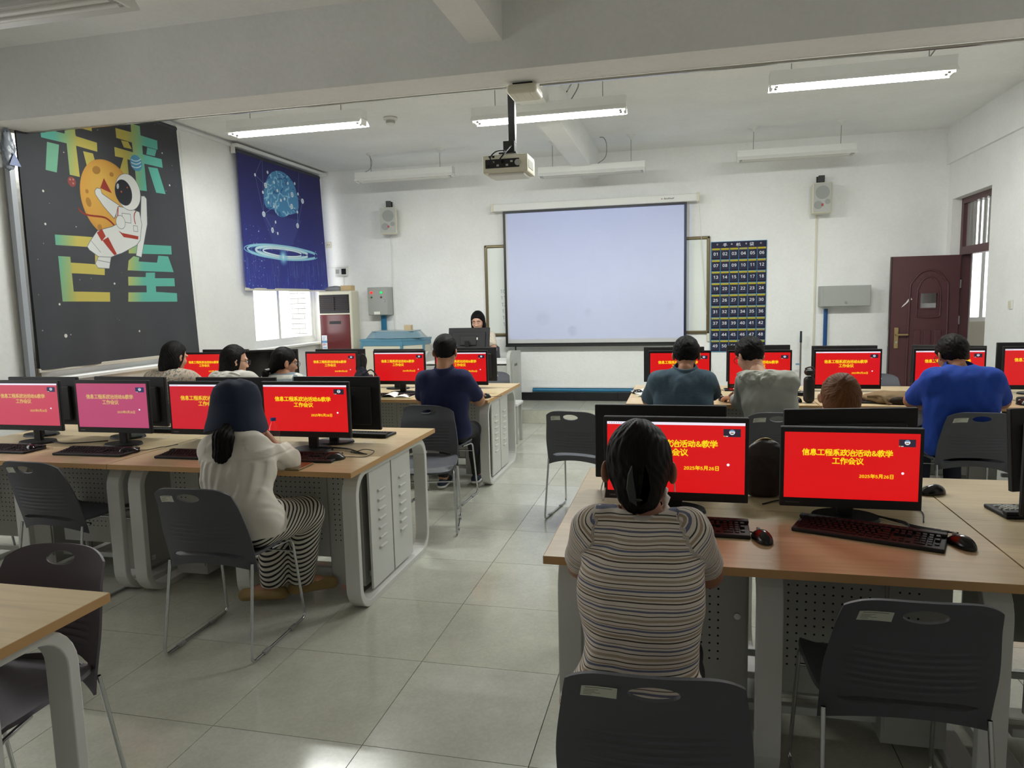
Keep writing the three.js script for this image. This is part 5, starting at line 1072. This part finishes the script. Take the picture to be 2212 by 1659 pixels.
  const shirtF = (x, y, z) => {
    let d = 9; for (const c of tc) d = smin(d, capD(x, y, z, c), .06);
    d = smax(d, hem - y + hemTilt * (x - J.hip.x), .008);
    for (const a of arms) { let e = 9; for (const c of a.caps) e = smin(e, capD(x, y, z, c), .03); const cut = (x - a.end.x) * a.ax.x + (y - a.end.y) * a.ax.y + (z - a.end.z) * a.ax.z; if (!(a.tail && cut < -.2)) e = smax(e, cut, .004); d = smin(d, e, .035); }
    d = smax(d, -(Math.hypot(x - nk.x, z - nk.z - (o.neckBack ?? 0)) - .058 - Math.max(0, y - nk.y) * .5) - (y < nk.y - .045 ? .2 : 0), .012);
    if (Math.abs(d) < .04) { d += sf(x, y, z); if (o.gather) d += o.gather[0] * Math.sin(x * 150 + 5 * n3(x * 9 + 5, y * 12, z * 9)) * SM(y, o.gather[1] - .22, o.gather[1] - .04) * (1 - SM(y, o.gather[1] - .012, o.gather[1])) + o.gather[0] * .8 * (1 - SM(Math.abs(y - o.gather[1]), 0, .008)); }
    return d;
  };
  const sb = boundsOf([...tc, ...arms.flatMap((a) => a.caps)], .04);
  const shirtUV = (x, y, z) => { let best = 9, q = null; for (const a of arms) { const e = capD(x, y, z, a.caps[0]); if (e < best) { best = e; q = a; } } let td = 9; for (const c of tc) td = Math.min(td, capD(x, y, z, c)); return q && best < td - .004 ? [Math.atan2(x - q.sh.x, z - q.sh.z) * .06, -((x - q.sh.x) * q.u.x + (y - q.sh.y) * q.u.y + (z - q.sh.z) * q.u.z) + q.sh.y] : [x, y]; };
  const shirt = mesh(o.shirtName ?? 'shirt', g0(sdfMesh(shirtF, sb[0], sb[1], o.shirtCell ?? .011, shirtUV)), o.shirtMat, t);
  if (o.collar === 'crew') { const a = [], r = .062; for (let i = 0; i < 12; i++) { const an = i / 12 * 2 * PI; a.push(V(nk.x + r * Math.cos(an) - base.x, nk.y - .022 + .012 * Math.sin(an) - base.y, nk.z + .008 + r * Math.sin(an) - base.z)); } mesh('collar', tube(a, .011, 36, 8, .5, true), o.collarMat ?? o.shirtMat, shirt); }
  if (o.collar === 'polo') mesh('collar', lathe([[.086, -.022], [.09, -.016], [.072, .034], [.066, .04], [.06, .036], [.062, .0]].map(([r, y]) => [r * (o.bulk ?? 1), y]), 32).rotateX(o.back ? -.3 : .3).translate(nk.x - base.x, nk.y - .012 - base.y, nk.z + .004 - base.z), o.shirtMat, shirt);
  if (o.hood) { const n = nk, h = [C(n.clone().add(V(-.1, -.03, .03)), n.clone().add(V(-.06, -.03, .13)), .034, .042), C(n.clone().add(V(-.06, -.03, .13)), n.clone().add(V(.06, -.03, .13)), .046), C(n.clone().add(V(.06, -.03, .13)), n.clone().add(V(.1, -.03, .03)), .042, .034), C(n.clone().add(V(o.hood, -.05, .15)), n.clone().add(V(o.hood * 1.5, -.12, .155)), .055, .03)].map((c) => c); const u = unionOf(h, .03), hfold = folds(.018, 26, 34), hb2 = boundsOf(h, .03); mesh('hood', g0(sdfMesh((x, y, z) => u(x, y, z) + hfold(x, y, z), hb2[0], hb2[1], .008)), o.shirtMat, shirt); }
  // trousers
  const lc = [...leg('L', .006 + (o.legLoose ?? 0)), ...leg('R', .006 + (o.legLoose ?? 0)), C(hipL, hipR, .108 * k)], lf = folds(.008, 10, 12), lu = unionOf(lc, .03), lb = boundsOf(lc, .03), anY = Math.min(J.anL.y, J.anR.y);
  mesh('trousers', g0(sdfMesh((x, y, z) => { let d = lu(x, y, z); d = smax(d, y - J.hip.y - .09, .01); d = smax(d, anY - .005 - y, .006); return Math.abs(d) < .04 ? d + lf(x, y, z) : d; }, lb[0], lb[1], o.legCell ?? .014, (x, y, z) => [x + z * .3, y * 1 + z * .9])), o.legMat ?? cloth(0x1b1d26), t);
  // shoes
  for (const s of ['L', 'R']) {
    const an = J['an' + s], tp = toe(s), heel = an.clone().add(V(0, 0, 0)).setY(tp.y), fwd = tp.clone().sub(heel).setY(0).normalize(); heel.addScaledVector(fwd, -.04);
    const c1 = [C(heel, tp, .036, .03), C(an.clone().setY(tp.y + .035), tp, .03, .026)], gy = tp.y - .03;
    const u = unionOf(c1, .02), b2 = boundsOf(c1, .02);
    const sh = mesh('shoe', g0(sdfMesh((x, y, z) => smax(u(x, y, z), gy - y, .006), b2[0], b2[1], .006)), o.shoeMat ?? M.rubber, t);
    if (o.soleMat) { const so = [C(heel.clone().setY(gy + .006), tp.clone().setY(gy + .006), .038, .033)], su = unionOf(so, .01), bs = boundsOf(so, .01); mesh('sole', g0(sdfMesh((x, y, z) => smax(smax(su(x, y, z), y - gy - .022, .004), gy - y, .003), bs[0], bs[1], .006)), o.soleMat, sh); }
  }
  // face
  if (o.face) {
    const put = (name, g, m, par = t) => mesh(name, g0(g.applyMatrix4(rot)), m, par);
    for (const s of [-1, 1]) {
      if (o.face === 'down') put('eyelid_line', tube([[s * .045, .008, .084], [s * .032, .004, .0925], [s * .018, .007, .092]], .0018, 8, 5), eyeDark);
      else { const ey = put('eye', new THREE.SphereGeometry(.0115, 16, 10).scale(1.15, .75, 1).translate(s * .031, .009, .0815), eyeWhite); put('iris', new THREE.SphereGeometry(.006, 12, 8).scale(1, 1, .6).translate(s * .031, .009, .0915), eyeDark, ey); }
      put('eyebrow', tube([[s * .05, .031, .08], [s * .034, .037, .0895], [s * .016, .033, .091]], .0028, 10, 5), eyeDark);
    }
    put('lips', new THREE.SphereGeometry(.017, 14, 8).scale(1.1, .36, .35).translate(0, -.06, .0865), std(0xa35a52, .5));
  }
  if (o.glasses) {
    const gl = new THREE.Group(), fr = [];
    for (const s of [-1, 1]) { fr.push(new THREE.TorusGeometry(.024, .0018, 6, 24).scale(1.05, .8, 1).translate(s * .032, .008, .108)); fr.push(tube([[s * .056, .012, .106], [s * .078, .012, .07], [s * .083, .012, 0], [s * .083, -.004, -.02]], .0018, 14, 5)); }
    fr.push(tube([[-.009, .012, .109], [0, .015, .111], [.009, .012, .109]], .0018, 6, 5));
    const f = mesh('glasses', g0(join(fr).applyMatrix4(rot)), wireMat, t);
    for (const s of [-1, 1]) mesh('lens', g0(new THREE.CircleGeometry(.023, 20).scale(1.05, .8, 1).translate(s * .032, .008, .108).applyMatrix4(rot)), lensMat, f);
  }
  return { t, g0, rot, J, base };
}
function sit(o) { // seated legs where the photo hides them
  const f = o.back ? 1 : -1, h = o.hip, w = .1 * (o.back ? -1 : 1), fy = o.floorY ?? 0;
  o.knL ??= [h[0] - w, h[1] - .05, h[2] + f * .4]; o.knR ??= [h[0] + w, h[1] - .05, h[2] + f * .4];
  o.anL ??= [o.knL[0], fy + .09, o.knL[2] - f * .02]; o.anR ??= [o.knR[0], fy + .09, o.knR[2] - f * .02];
  return o;
}
function bandTex(period, bands, w = 8, h = 256) { // bands: [from, to, [r, g, b]] in shares of the period; first entry is the ground
  const t = dataTex(w, h, (u, v) => { let c = bands[0]; for (const b of bands.slice(1)) if (v >= b[0] && v < b[1]) c = b[2]; const k = (hash(Math.floor(u * 997), Math.floor(v * h), 5) - .5) * 10; return [c[0] + k, c[1] + k, c[2] + k]; });
  t.repeat.set(1 / .05, 1 / period);
  return t;
}
const P1 = person(sit({
  label: 'seated woman in a brown and grey striped shirt, hair held by a claw clip', head: [-.112, 1.088, -1.9], yaw: PI + .05, pitch: .12, neck: [-.1, 1.0, -1.84], shL: [-.225, .94, -1.81], shR: [.024, .95, -1.81],
  elL: [-.278, .79, -1.96], elR: [.072, .785, -1.97], wrL: [-.16, .79, -2.19], wrR: [-.02, .79, -2.2], hip: [-.1, .56, -1.64], girl: true, bulk: .9, waist: .82, hair: 'updo', hairColor: 0x17120f, hairCell: .0045, fine: .0045, skin: 0xa9745a,
  shirtMat: cloth(0xffffff, bandTex(.082, [[232, 220, 208], [.02, .055, [74, 66, 56]], [.1, .16, [178, 156, 132]], [.2, .225, [62, 64, 52]], [.3, .35, [112, 114, 140]], [.37, .4, [170, 150, 128]], [.47, .5, [78, 70, 58]], [.56, .63, [184, 164, 140]], [.7, .725, [60, 62, 50]], [.8, .85, [116, 116, 136]], [.9, .92, [110, 98, 84]]])), shirtCell: .008, sleeve: .78, hem: .0, collar: 'crew', collarMat: cloth(0xcfc6bc), crease: .008, loose: .01,
}));
{ const clip = [];
  for (const q of [-1, 1]) clip.push(extrude([[0, 0], [.016, .012], [.024, .045], [.02, .08], [.012, .1], [.01, .07], [.004, .035]], .004, .0015).scale(q, 1, 1).rotateY(q * .35).rotateX(-.12).translate(q * .004, -.075, -.134));
  clip.push(cylX(.004, .03, 8, 0, -.06, -.136));
  mesh('claw_clip', P1.g0(join(clip).applyMatrix4(P1.rot)), std(0x2b302b, .3), P1.t);
  mesh('mask_loop', P1.g0(join([tube([[.083, .0, -.01], [.093, -.03, -.02], [.1, -.06, -.015], [.094, -.085, -.01], [.088, -.05, -.005]], .0018, 24, 5), tube([[-.083, 0, -.01], [-.092, -.03, .0], [-.096, -.06, .02]], .0018, 16, 5)]).applyMatrix4(P1.rot)), M.white, P1.t);
  const mk = new THREE.SphereGeometry(.03, 16, 12).scale(.35, 1.25, .8); { const p = mk.attributes.position; for (let i = 0; i < p.count; i++) p.setX(i, p.getX(i) * (1 + .5 * Math.sin(p.getY(i) * 240))); mk.computeVertexNormals(); }
  mesh('face_mask', P1.g0(mk.translate(-.07, -.085, .02).applyMatrix4(P1.rot)), M.white, P1.t); }

const stripeTrousers = bandTex(.034, [[214, 207, 194], [.1, .52, [30, 28, 30]]], 8, 64);
const P2 = person(sit({
  label: 'seated woman in a navy bucket hat and white blouse, cheek on her hand', head: [-2.07, 1.055, -3.0], yaw: PI - .35, pitch: .12, neck: [-2.045, .965, -2.93], shL: [-2.15, .88, -2.9], shR: [-1.925, .895, -2.92],
  elL: [-2.22, .79, -3.12], elR: [-1.915, .79, -3.12], wrL: [-2.08, .785, -3.27], wrR: [-2.01, .925, -3.1], handR: [-.25, 1, .05], palmR: [1, .2, -.2], curlR: .25, hip: [-1.965, .56, -2.82], hipW: .085, girl: true, bulk: .94, waist: .88, hair: 'tied', fine: .0045, skin: 0xbf8c70,
  knL: [-2.02, .5, -3.16], knR: [-1.85, .5, -3.18], anL: [-2.07, .1, -3.2], anR: [-1.94, .12, -3.26], toeL: [-.35, 0, .12], toeR: [.5, 0, -.35], legLoose: .026, legCell: .011,
  shirtMat: cloth(0xe4ded2), shirtCell: .0085, sleeve: 1.4, sleeveR: .026, loose: .02, gather: [.004, .85], hem: -.05, crease: .014, collar: 'crew', legMat: cloth(0xffffff, stripeTrousers), shoeMat: std(0xb89c68, .38, .6, { bumpMap: weave, bumpScale: .004 }),
}));
{ const hat = lathe([[0, .152], [.04, .15], [.075, .14], [.1, .12], [.114, .085], [.12, .045], [.123, .02], [.13, -.015], [.142, -.055], [.15, -.09], [.147, -.093], [.137, -.05], [.124, -.01], [.115, .02]], 48), p = hat.attributes.position;
  for (let i = 0; i < p.count; i++) { const a = Math.atan2(p.getX(i), p.getZ(i)), y = p.getY(i), k = 1 + (y < .03 ? .05 * Math.sin(a * 3 + 1) : .02 * Math.sin(a * 5)); p.setXYZ(i, p.getX(i) * k, y + (y < .03 ? .016 * Math.sin(a * 2 + .6) : .004 * Math.sin(a * 4)), p.getZ(i) * k * 1.06 - .012); }
  hat.computeVertexNormals();
  mesh('bucket_hat', P2.g0(hat.scale(.94, .97, .94).rotateX(-.1).applyMatrix4(P2.rot)), cloth(0x15233d), P2.t);
  const tl = [[0, -.06, -.1, 0, -.12, -.185, .03, .036], [0, -.12, -.185, -.004, -.215, -.2, .038, .02], [.012, -.12, -.18, .022, -.205, -.195, .03, .014], [-.015, -.12, -.18, -.03, -.2, -.19, .03, .012]];
  mesh('ponytail', P2.g0(sdfMesh((x, y, z) => unionOf(tl, .03)(x, y, z) + hairStrand(x * 2, y, z + .1) * .8 + .0016 * Math.sin(x * 380 + y * 20), [-.12, -.28, -.26], [.12, -.02, -.05], .004, (x, y) => [x * 3, y * 3]).applyMatrix4(new THREE.Matrix4().makeRotationY(.6).premultiply(P2.rot))), hairMat(0x120d0e), P2.t); }

const P3 = person(sit({
  label: 'seated man in a navy short sleeved shirt and dark trousers', head: [-1.735, 1.172, -5.12], yaw: PI - .05, pitch: .15, neck: [-1.735, 1.05, -5.08], shL: [-1.895, .975, -5.07], shR: [-1.58, .975, -5.07], elL: [-2.0, .785, -5.28], elR: [-1.525, .785, -5.27],
  wrL: [-1.92, .79, -5.5], wrR: [-1.59, .792, -5.5], hip: [-1.77, .565, -5.19], knL: [-1.9, .5, -5.58], knR: [-1.68, .5, -5.58], anL: [-1.945, .09, -5.56], anR: [-1.7, .1, -5.72], bulk: 1.0, hair: 'crop', skin: 0xc3906f, shirtMat: cloth(0x131c48), sleeve: .82, collar: 'polo', hem: -.06, legMat: cloth(0x14141a), shoeMat: std(0x1e2b40, .7), soleMat: M.white, crease: .007,
}));
const P4 = person(sit({
  label: 'seated man in a heathered teal shirt leaning on the desk', head: [.028, 1.128, -5.2], yaw: PI, pitch: .35, neck: [.02, 1.045, -5.12], shL: [-.165, .96, -5.09], shR: [.165, .96, -5.09], elL: [-.235, .8, -5.28], elR: [.215, .835, -5.36], wrL: [-.1, .79, -5.52], wrR: [.1, .8, -5.56],
  hip: [.02, .565, -5.08], bulk: 1.12, hair: 'short', hairColor: 0x0d0c0d, skin: 0xc08a6c, shirtMat: cloth(0xffffff, dataTex(128, 128, (u, v) => { const k = 22 * (fbm(u * 10, v * 64, 64, 3, 14) - .5); return [70 + k, 92 + k, 108 + k]; }, [5, 5])), sleeve: .9, collar: 'polo', hem: -.08, legMat: cloth(0x22252c), crease: .008,
}));
const P5 = person(sit({
  label: 'seated man in a pale grey hooded jacket and glasses looking at a phone', head: [.462, 1.118, -5.25], yaw: PI + .55, pitch: .45, neck: [.5, 1.025, -5.16], shL: [.43, .955, -5.14], shR: [.69, .96, -5.04], elL: [.405, .79, -5.27], elR: [.64, .8, -5.32], wrL: [.385, .795, -5.46], wrR: [.455, .83, -5.5],
  handL: [-.35, -.05, -.6], handR: [-1, -.1, -.1], curlL: .35, curlR: .8, handCell: .0035, hip: [.62, .565, -5.06], bulk: .98, hair: 'short', fine: .004, skin: 0xd6a68c, face: 'open', glasses: true, shirtName: 'jacket', shirtMat: cloth(0xa6a89f), sleeve: 1.86, hood: .05, hem: -.1, loose: .02, crease: .014, legMat: cloth(0x23252b),
}));
const P6 = person(sit({
  label: 'seated man in a royal blue shirt bending over the desk', head: [1.72, 1.12, -5.21], yaw: PI + .2, pitch: .42, neck: [1.732, 1.05, -5.12], shL: [1.575, .97, -5.07], shR: [1.905, .975, -5.07], elL: [1.535, .8, -5.37], elR: [2.06, .81, -5.3], wrL: [1.71, .787, -5.53], wrR: [1.95, .79, -5.52],
  hip: [1.77, .57, -5.17], bulk: 1.18, hair: 'short', hairColor: 0x1c1310, skin: 0xb98262, glasses: true, shirtMat: cloth(0x123fa0), sleeve: .85, collar: 'polo', hem: -.1, loose: .02, crease: .01, legMat: cloth(0x1b2030),
}));
const P7 = person(sit({
  back: true, label: 'person with smooth brown hair bowing the head behind the near monitors', head: [.748, 1.03, -3.72], yaw: .05, pitch: .85, neck: [.748, .95, -3.83], shL: [.89, .89, -3.87], shR: [.605, .89, -3.87], elL: [.97, .74, -3.7], elR: [.53, .74, -3.7], wrL: [.82, .78, -3.42], wrR: [.66, .78, -3.42],
  hip: [.75, .565, -3.81], girl: true, hair: 'bowed', hairColor: 0x8a5a38, hairCell: .005, skin: 0xb98262, shirtMat: cloth(0x34363c), sleeve: 1.8, legMat: cloth(0x23252b),
}));
const P8 = person(sit({
  back: true, floorY: .175, label: 'presenter with shoulder length black hair and cream blouse behind the lectern', head: [-2.535, 1.298, -8.8], yaw: .02, pitch: .3, neck: [-2.53, 1.19, -8.85], shL: [-2.385, 1.1, -8.87], shR: [-2.68, 1.1, -8.87], elL: [-2.33, .935, -8.78], elR: [-2.74, .935, -8.78], wrL: [-2.43, .885, -8.6], wrR: [-2.64, .885, -8.6],
  hip: [-2.53, .735, -9.0], girl: true, bulk: .92, hair: 'parted', hairCell: .005, fine: .0045, face: 'down', skin: 0xdcae96, shirtMat: cloth(0xffffff, dataTex(128, 128, (u, v) => { const q = Math.abs(Math.sin((u * 5 + v * 3) * PI * 2)) < .06 || Math.abs(Math.sin((u * 2 - v * 6 + .2) * PI * 2)) < .05; return q ? [96, 84, 74] : [226, 214, 196]; }, [4, 4])), sleeve: .75,
}));
const P9 = person(sit({
  label: 'seated woman with shoulder length black hair and floral beige blouse', head: [-4.13, 1.14, -5.16], yaw: PI - .25, pitch: .3, neck: [-4.1, 1.035, -5.1], shL: [-4.285, .96, -5.07], shR: [-3.955, .955, -5.1], elL: [-4.35, .79, -5.3], elR: [-3.9, .79, -5.32], wrL: [-4.2, .79, -5.53], wrR: [-4.05, .79, -5.53],
  hip: [-4.12, .565, -5.13], girl: true, bulk: 1.1, hair: 'bob', skin: 0xcf9d82, shirtMat: cloth(0xffffff, dataTex(256, 256, (u, v) => { const a = fbm(u * 22, v * 22, 22, 2, 71), b = fbm(u * 30 + 7, v * 30, 30, 2, 73); return a > .67 ? [120, 134, 128] : b > .7 ? [150, 132, 120] : [205, 188, 170]; }, [4, 4])), sleeve: 1.2, sleeveR: .02, loose: .02, crease: .01,
}));
const P10 = person(sit({
  label: 'seated woman with long black hair and white hooded top looking sideways', head: [-3.562, 1.105, -5.16], yaw: PI - .75, pitch: .2, neck: [-3.56, 1.015, -5.12], shL: [-3.7, .955, -5.1], shR: [-3.405, .945, -5.1], elL: [-3.76, .79, -5.3], elR: [-3.35, .79, -5.32], wrL: [-3.65, .79, -5.5], wrR: [-3.48, .79, -5.52],
  hip: [-3.56, .565, -5.12], girl: true, hair: 'long', skin: 0xd9ab90, face: 'open', glasses: true, shirtMat: cloth(0xdad8cf), sleeve: 1.85, hood: .02, loose: .02, crease: .012,
}));
const P11 = person(sit({
  label: 'seated woman with a low ponytail, glasses and pale striped top', head: [-3.115, 1.09, -5.16], yaw: PI - .7, pitch: .2, neck: [-3.095, 1.0, -5.12], shL: [-3.23, .94, -5.1], shR: [-2.955, .94, -5.1], elL: [-3.27, .79, -5.3], elR: [-2.9, .79, -5.32], wrL: [-3.2, .79, -5.5], wrR: [-3.0, .79, -5.5],
  hip: [-3.09, .565, -5.12], girl: true, bulk: .95, hair: 'tied', skin: 0xc99678, face: 'open', glasses: true, shirtMat: cloth(0xffffff, bandTex(.11, [[220, 219, 210], [.15, .32, [128, 142, 152]], [.5, .58, [84, 94, 102]], [.72, .88, [160, 176, 184]]])), sleeve: 1.7, loose: .018,
}));
{ const tl = [[0, -.06, -.12, .0, -.1, -.14, .016, .024], [0, -.1, -.14, -.015, -.19, -.14, .026, .014], [.015, -.1, -.14, .025, -.17, -.13, .018, .008]];
  mesh('ponytail', P11.g0(sdfMesh((x, y, z) => unionOf(tl, .02)(x, y, z) + hairStrand(x * 2, y, z + .1), [-.09, -.23, -.2], [.09, -.03, -.06], .005, (x, y) => [x * 3, y * 3]).applyMatrix4(P11.rot)), hairMat(0x0f0c0d), P11.t);
  mesh('hair_band', P11.g0(new THREE.TorusGeometry(.018, .008, 8, 18).rotateX(1.1).translate(0, -.066, -.125).applyMatrix4(P11.rot)), M.white, P11.t); }

// ---------------------------------------------------------------- small things on the desks
{ // water bottle
  const t = thing('water_bottle', 'clear plastic water bottle with blue cap beside the hat woman', 'bottle', [-2.09, .75, -3.32]);
  mesh('bottle', lathe([[0, 0], [.028, 0], [.031, .006], [.031, .1], [.029, .11], [.031, .12], [.03, .14], [.022, .17], [.013, .188], [.0125, .2]], 28), M.bottle, t);
  mesh('cap', cyl(.0145, .0145, .016, 20, 0, .206, 0), std(0x2b5fb4, .4), t);
}
tag(mesh('phone', rb(.075, .009, .15, .008, -1.84, .7552, -3.13), std(0x8d7a55, .3, .5)), 'phone with gold edge under the elbow of the hat woman', 'phone');
tag(mesh('phone', rb(.07, .009, .145, .008, 0, 0, 0), M.blackGloss), 'black phone in the hands of the man in the hooded jacket', 'phone').position.set(.34, .85, -5.52);
{ // open notebook
  const t = thing('notebook', 'open notebook with cream pages on the desk', 'book', [-2.36, .75, -5.66], .1);
  const page = (s) => { const g = new THREE.PlaneGeometry(.14, .2, 14, 1).rotateX(-PI / 2), p = g.attributes.position; for (let i = 0; i < p.count; i++) { const u = (p.getX(i) + .07) / .14; p.setXYZ(i, s * u * .14, .006 + (s < 0 ? .034 : .016) * Math.sin(u * PI) * (1 - u * .5) + .008 * (1 - u), p.getZ(i)); } g.computeVertexNormals(); return g; };
  for (const s of [-1, 1]) { mesh('page', page(s), M.paper, t); mesh('page_block', rb(.138, .012, .2, .002, s * .07, .0065, 0), std(0xd9d4b8, .9), t); }
}
{ // handbag behind the monitor
  const t = thing('handbag', 'dark brown leather handbag with buckled strap behind the monitors', 'bag', [.32, .75, -2.93], .2);
  const lea = std(0x33241f, .42, 0, { bumpMap: grainBump, bumpScale: .0006 });
  const f = (x, y, z) => smax(ellD(x, y, z, 0, .1, 0, .1, .13, .055) + .003 * n3(x * 60, y * 60, z * 60), -y, .02);
  mesh('body', sdfMesh(f, [-.13, -.02, -.09], [.13, .26, .09], .006), lea, t);
  mesh('zip', tube([[-.085, .14, 0], [-.05, .205, 0], [0, .232, 0], [.05, .205, 0], [.085, .14, 0]], .004, 24), M.brass, t);
  mesh('strap', tube([[.08, .15, .03], [.1, .1, .055], [.09, .04, .065], [.05, .0, .07]], .009, 20), std(0x4a2420, .45), t);
  mesh('buckle', new THREE.TorusGeometry(.014, .004, 6, 16).translate(.1, .1, .066), M.brass, t);
}
tag(mesh('pouch', sdfMesh((x, y, z) => smax(ellD(x, y, z, 0, .05, 0, .05, .06, .07), -y, .01), [-.08, -.02, -.1], [.08, .13, .1], .007).translate(.42, .75, -3.05), std(0x3b2a55, .6)), 'purple cloth pouch beside the brown handbag', 'pouch');
{ // thermos
  const t = thing('thermos', 'tall black thermos with strap lid in front of the wall monitor', 'thermos', [.905, .75, -5.56]);
  mesh('flask', rb(.075, .195, .075, .03, 0, .0985, 0, 4), M.blackMatte, t); mesh('lid', rb(.07, .05, .07, .026, 0, .226, 0, 4), M.black, t); mesh('strap', tube([[-.03, .25, .0], [-.01, .262, .01], [.02, .262, .01], [.035, .23, .02]], .006, 14), std(0x45302e, .6), t);
}
{ // tan canvas bag lying down
  const t = thing('canvas_bag', 'tan canvas bag lying on the desk beside the blue shirt', 'bag', [1.49, .75, -5.62], -.1);
  const f = (x, y, z) => smax(ellD(x, y, z, 0, .03, 0, .21, .055, .13) + .012 * n3(x * 22 + 3, y * 30, z * 22), -y + .001, .015), cm = cloth(0x7d684a);
  mesh('body', sdfMesh(f, [-.25, -.02, -.17], [.25, .12, .17], .008), cm, t);
  mesh('opening', ellipsoidShell(.07, .03, .02).translate(.02, .028, .118), std(0x2a2018, .9), t);
  mesh('strap', tube([[-.18, .05, .06], [-.1, .06, .12], [-.06, .012, .15], [-.02, .006, .1]], .009, 24), cm, t); mesh('strap', tube([[.08, .06, .08], [.1, .04, .13], [.08, .008, .15]], .009, 16), std(0x4a3b2a, .7), t);
}
function ellipsoidShell(a, b, c) { return new THREE.SphereGeometry(1, 20, 12).scale(a, b, c); }
{ // black tote between two screens
  const t = thing('tote_bag', 'dark tote bag with looped handles between two red screens', 'bag', [-2.71, .75, -5.72], .1);
  t.scale.y = 1.22;
  const nb = cloth(0x1a1c2c);
  mesh('body', sdfMesh((x, y, z) => smax(ellD(x, y, z, 0, .06, 0, .085, .15, .05) + .008 * n3(x * 40, y * 40, z * 40), -y, .015), [-.12, -.02, -.09], [.12, .25, .09], .007), nb, t);
  mesh('side', rb(.05, .15, .06, .02, .075, .08, .0), std(0x3a1722, .7), t);
  mesh('handle', tube([[-.05, .19, 0], [-.03, .27, .01], [.02, .3, .01], [.05, .26, .01], [.03, .19, 0]], .005, 30), M.cable, t); mesh('handle', tube([[.04, .17, .02], [.1, .19, .04], [.16, .14, .05], [.17, .11, .05]], .005, 20), M.cable, t);
}
{ // loose papers at the desk end
  const t = thing('paper_stack', 'white papers beside the screen of the teal shirt man', 'paper', [-.28, .75, -5.98], .2);
  for (let i = 0; i < 4; i++) { const g = new THREE.PlaneGeometry(.2, .28, 8, 1).rotateX(-PI / 2), p = g.attributes.position; for (let q = 0; q < p.count; q++) p.setY(q, .002 + i * .004 + .02 * Math.pow((p.getX(q) + .1) / .2, 2) * (i + 1) * .6); g.computeVertexNormals(); mesh('sheet', g.rotateY(i * .06), M.paper, t); }
}
renderer.render(scene, camera);
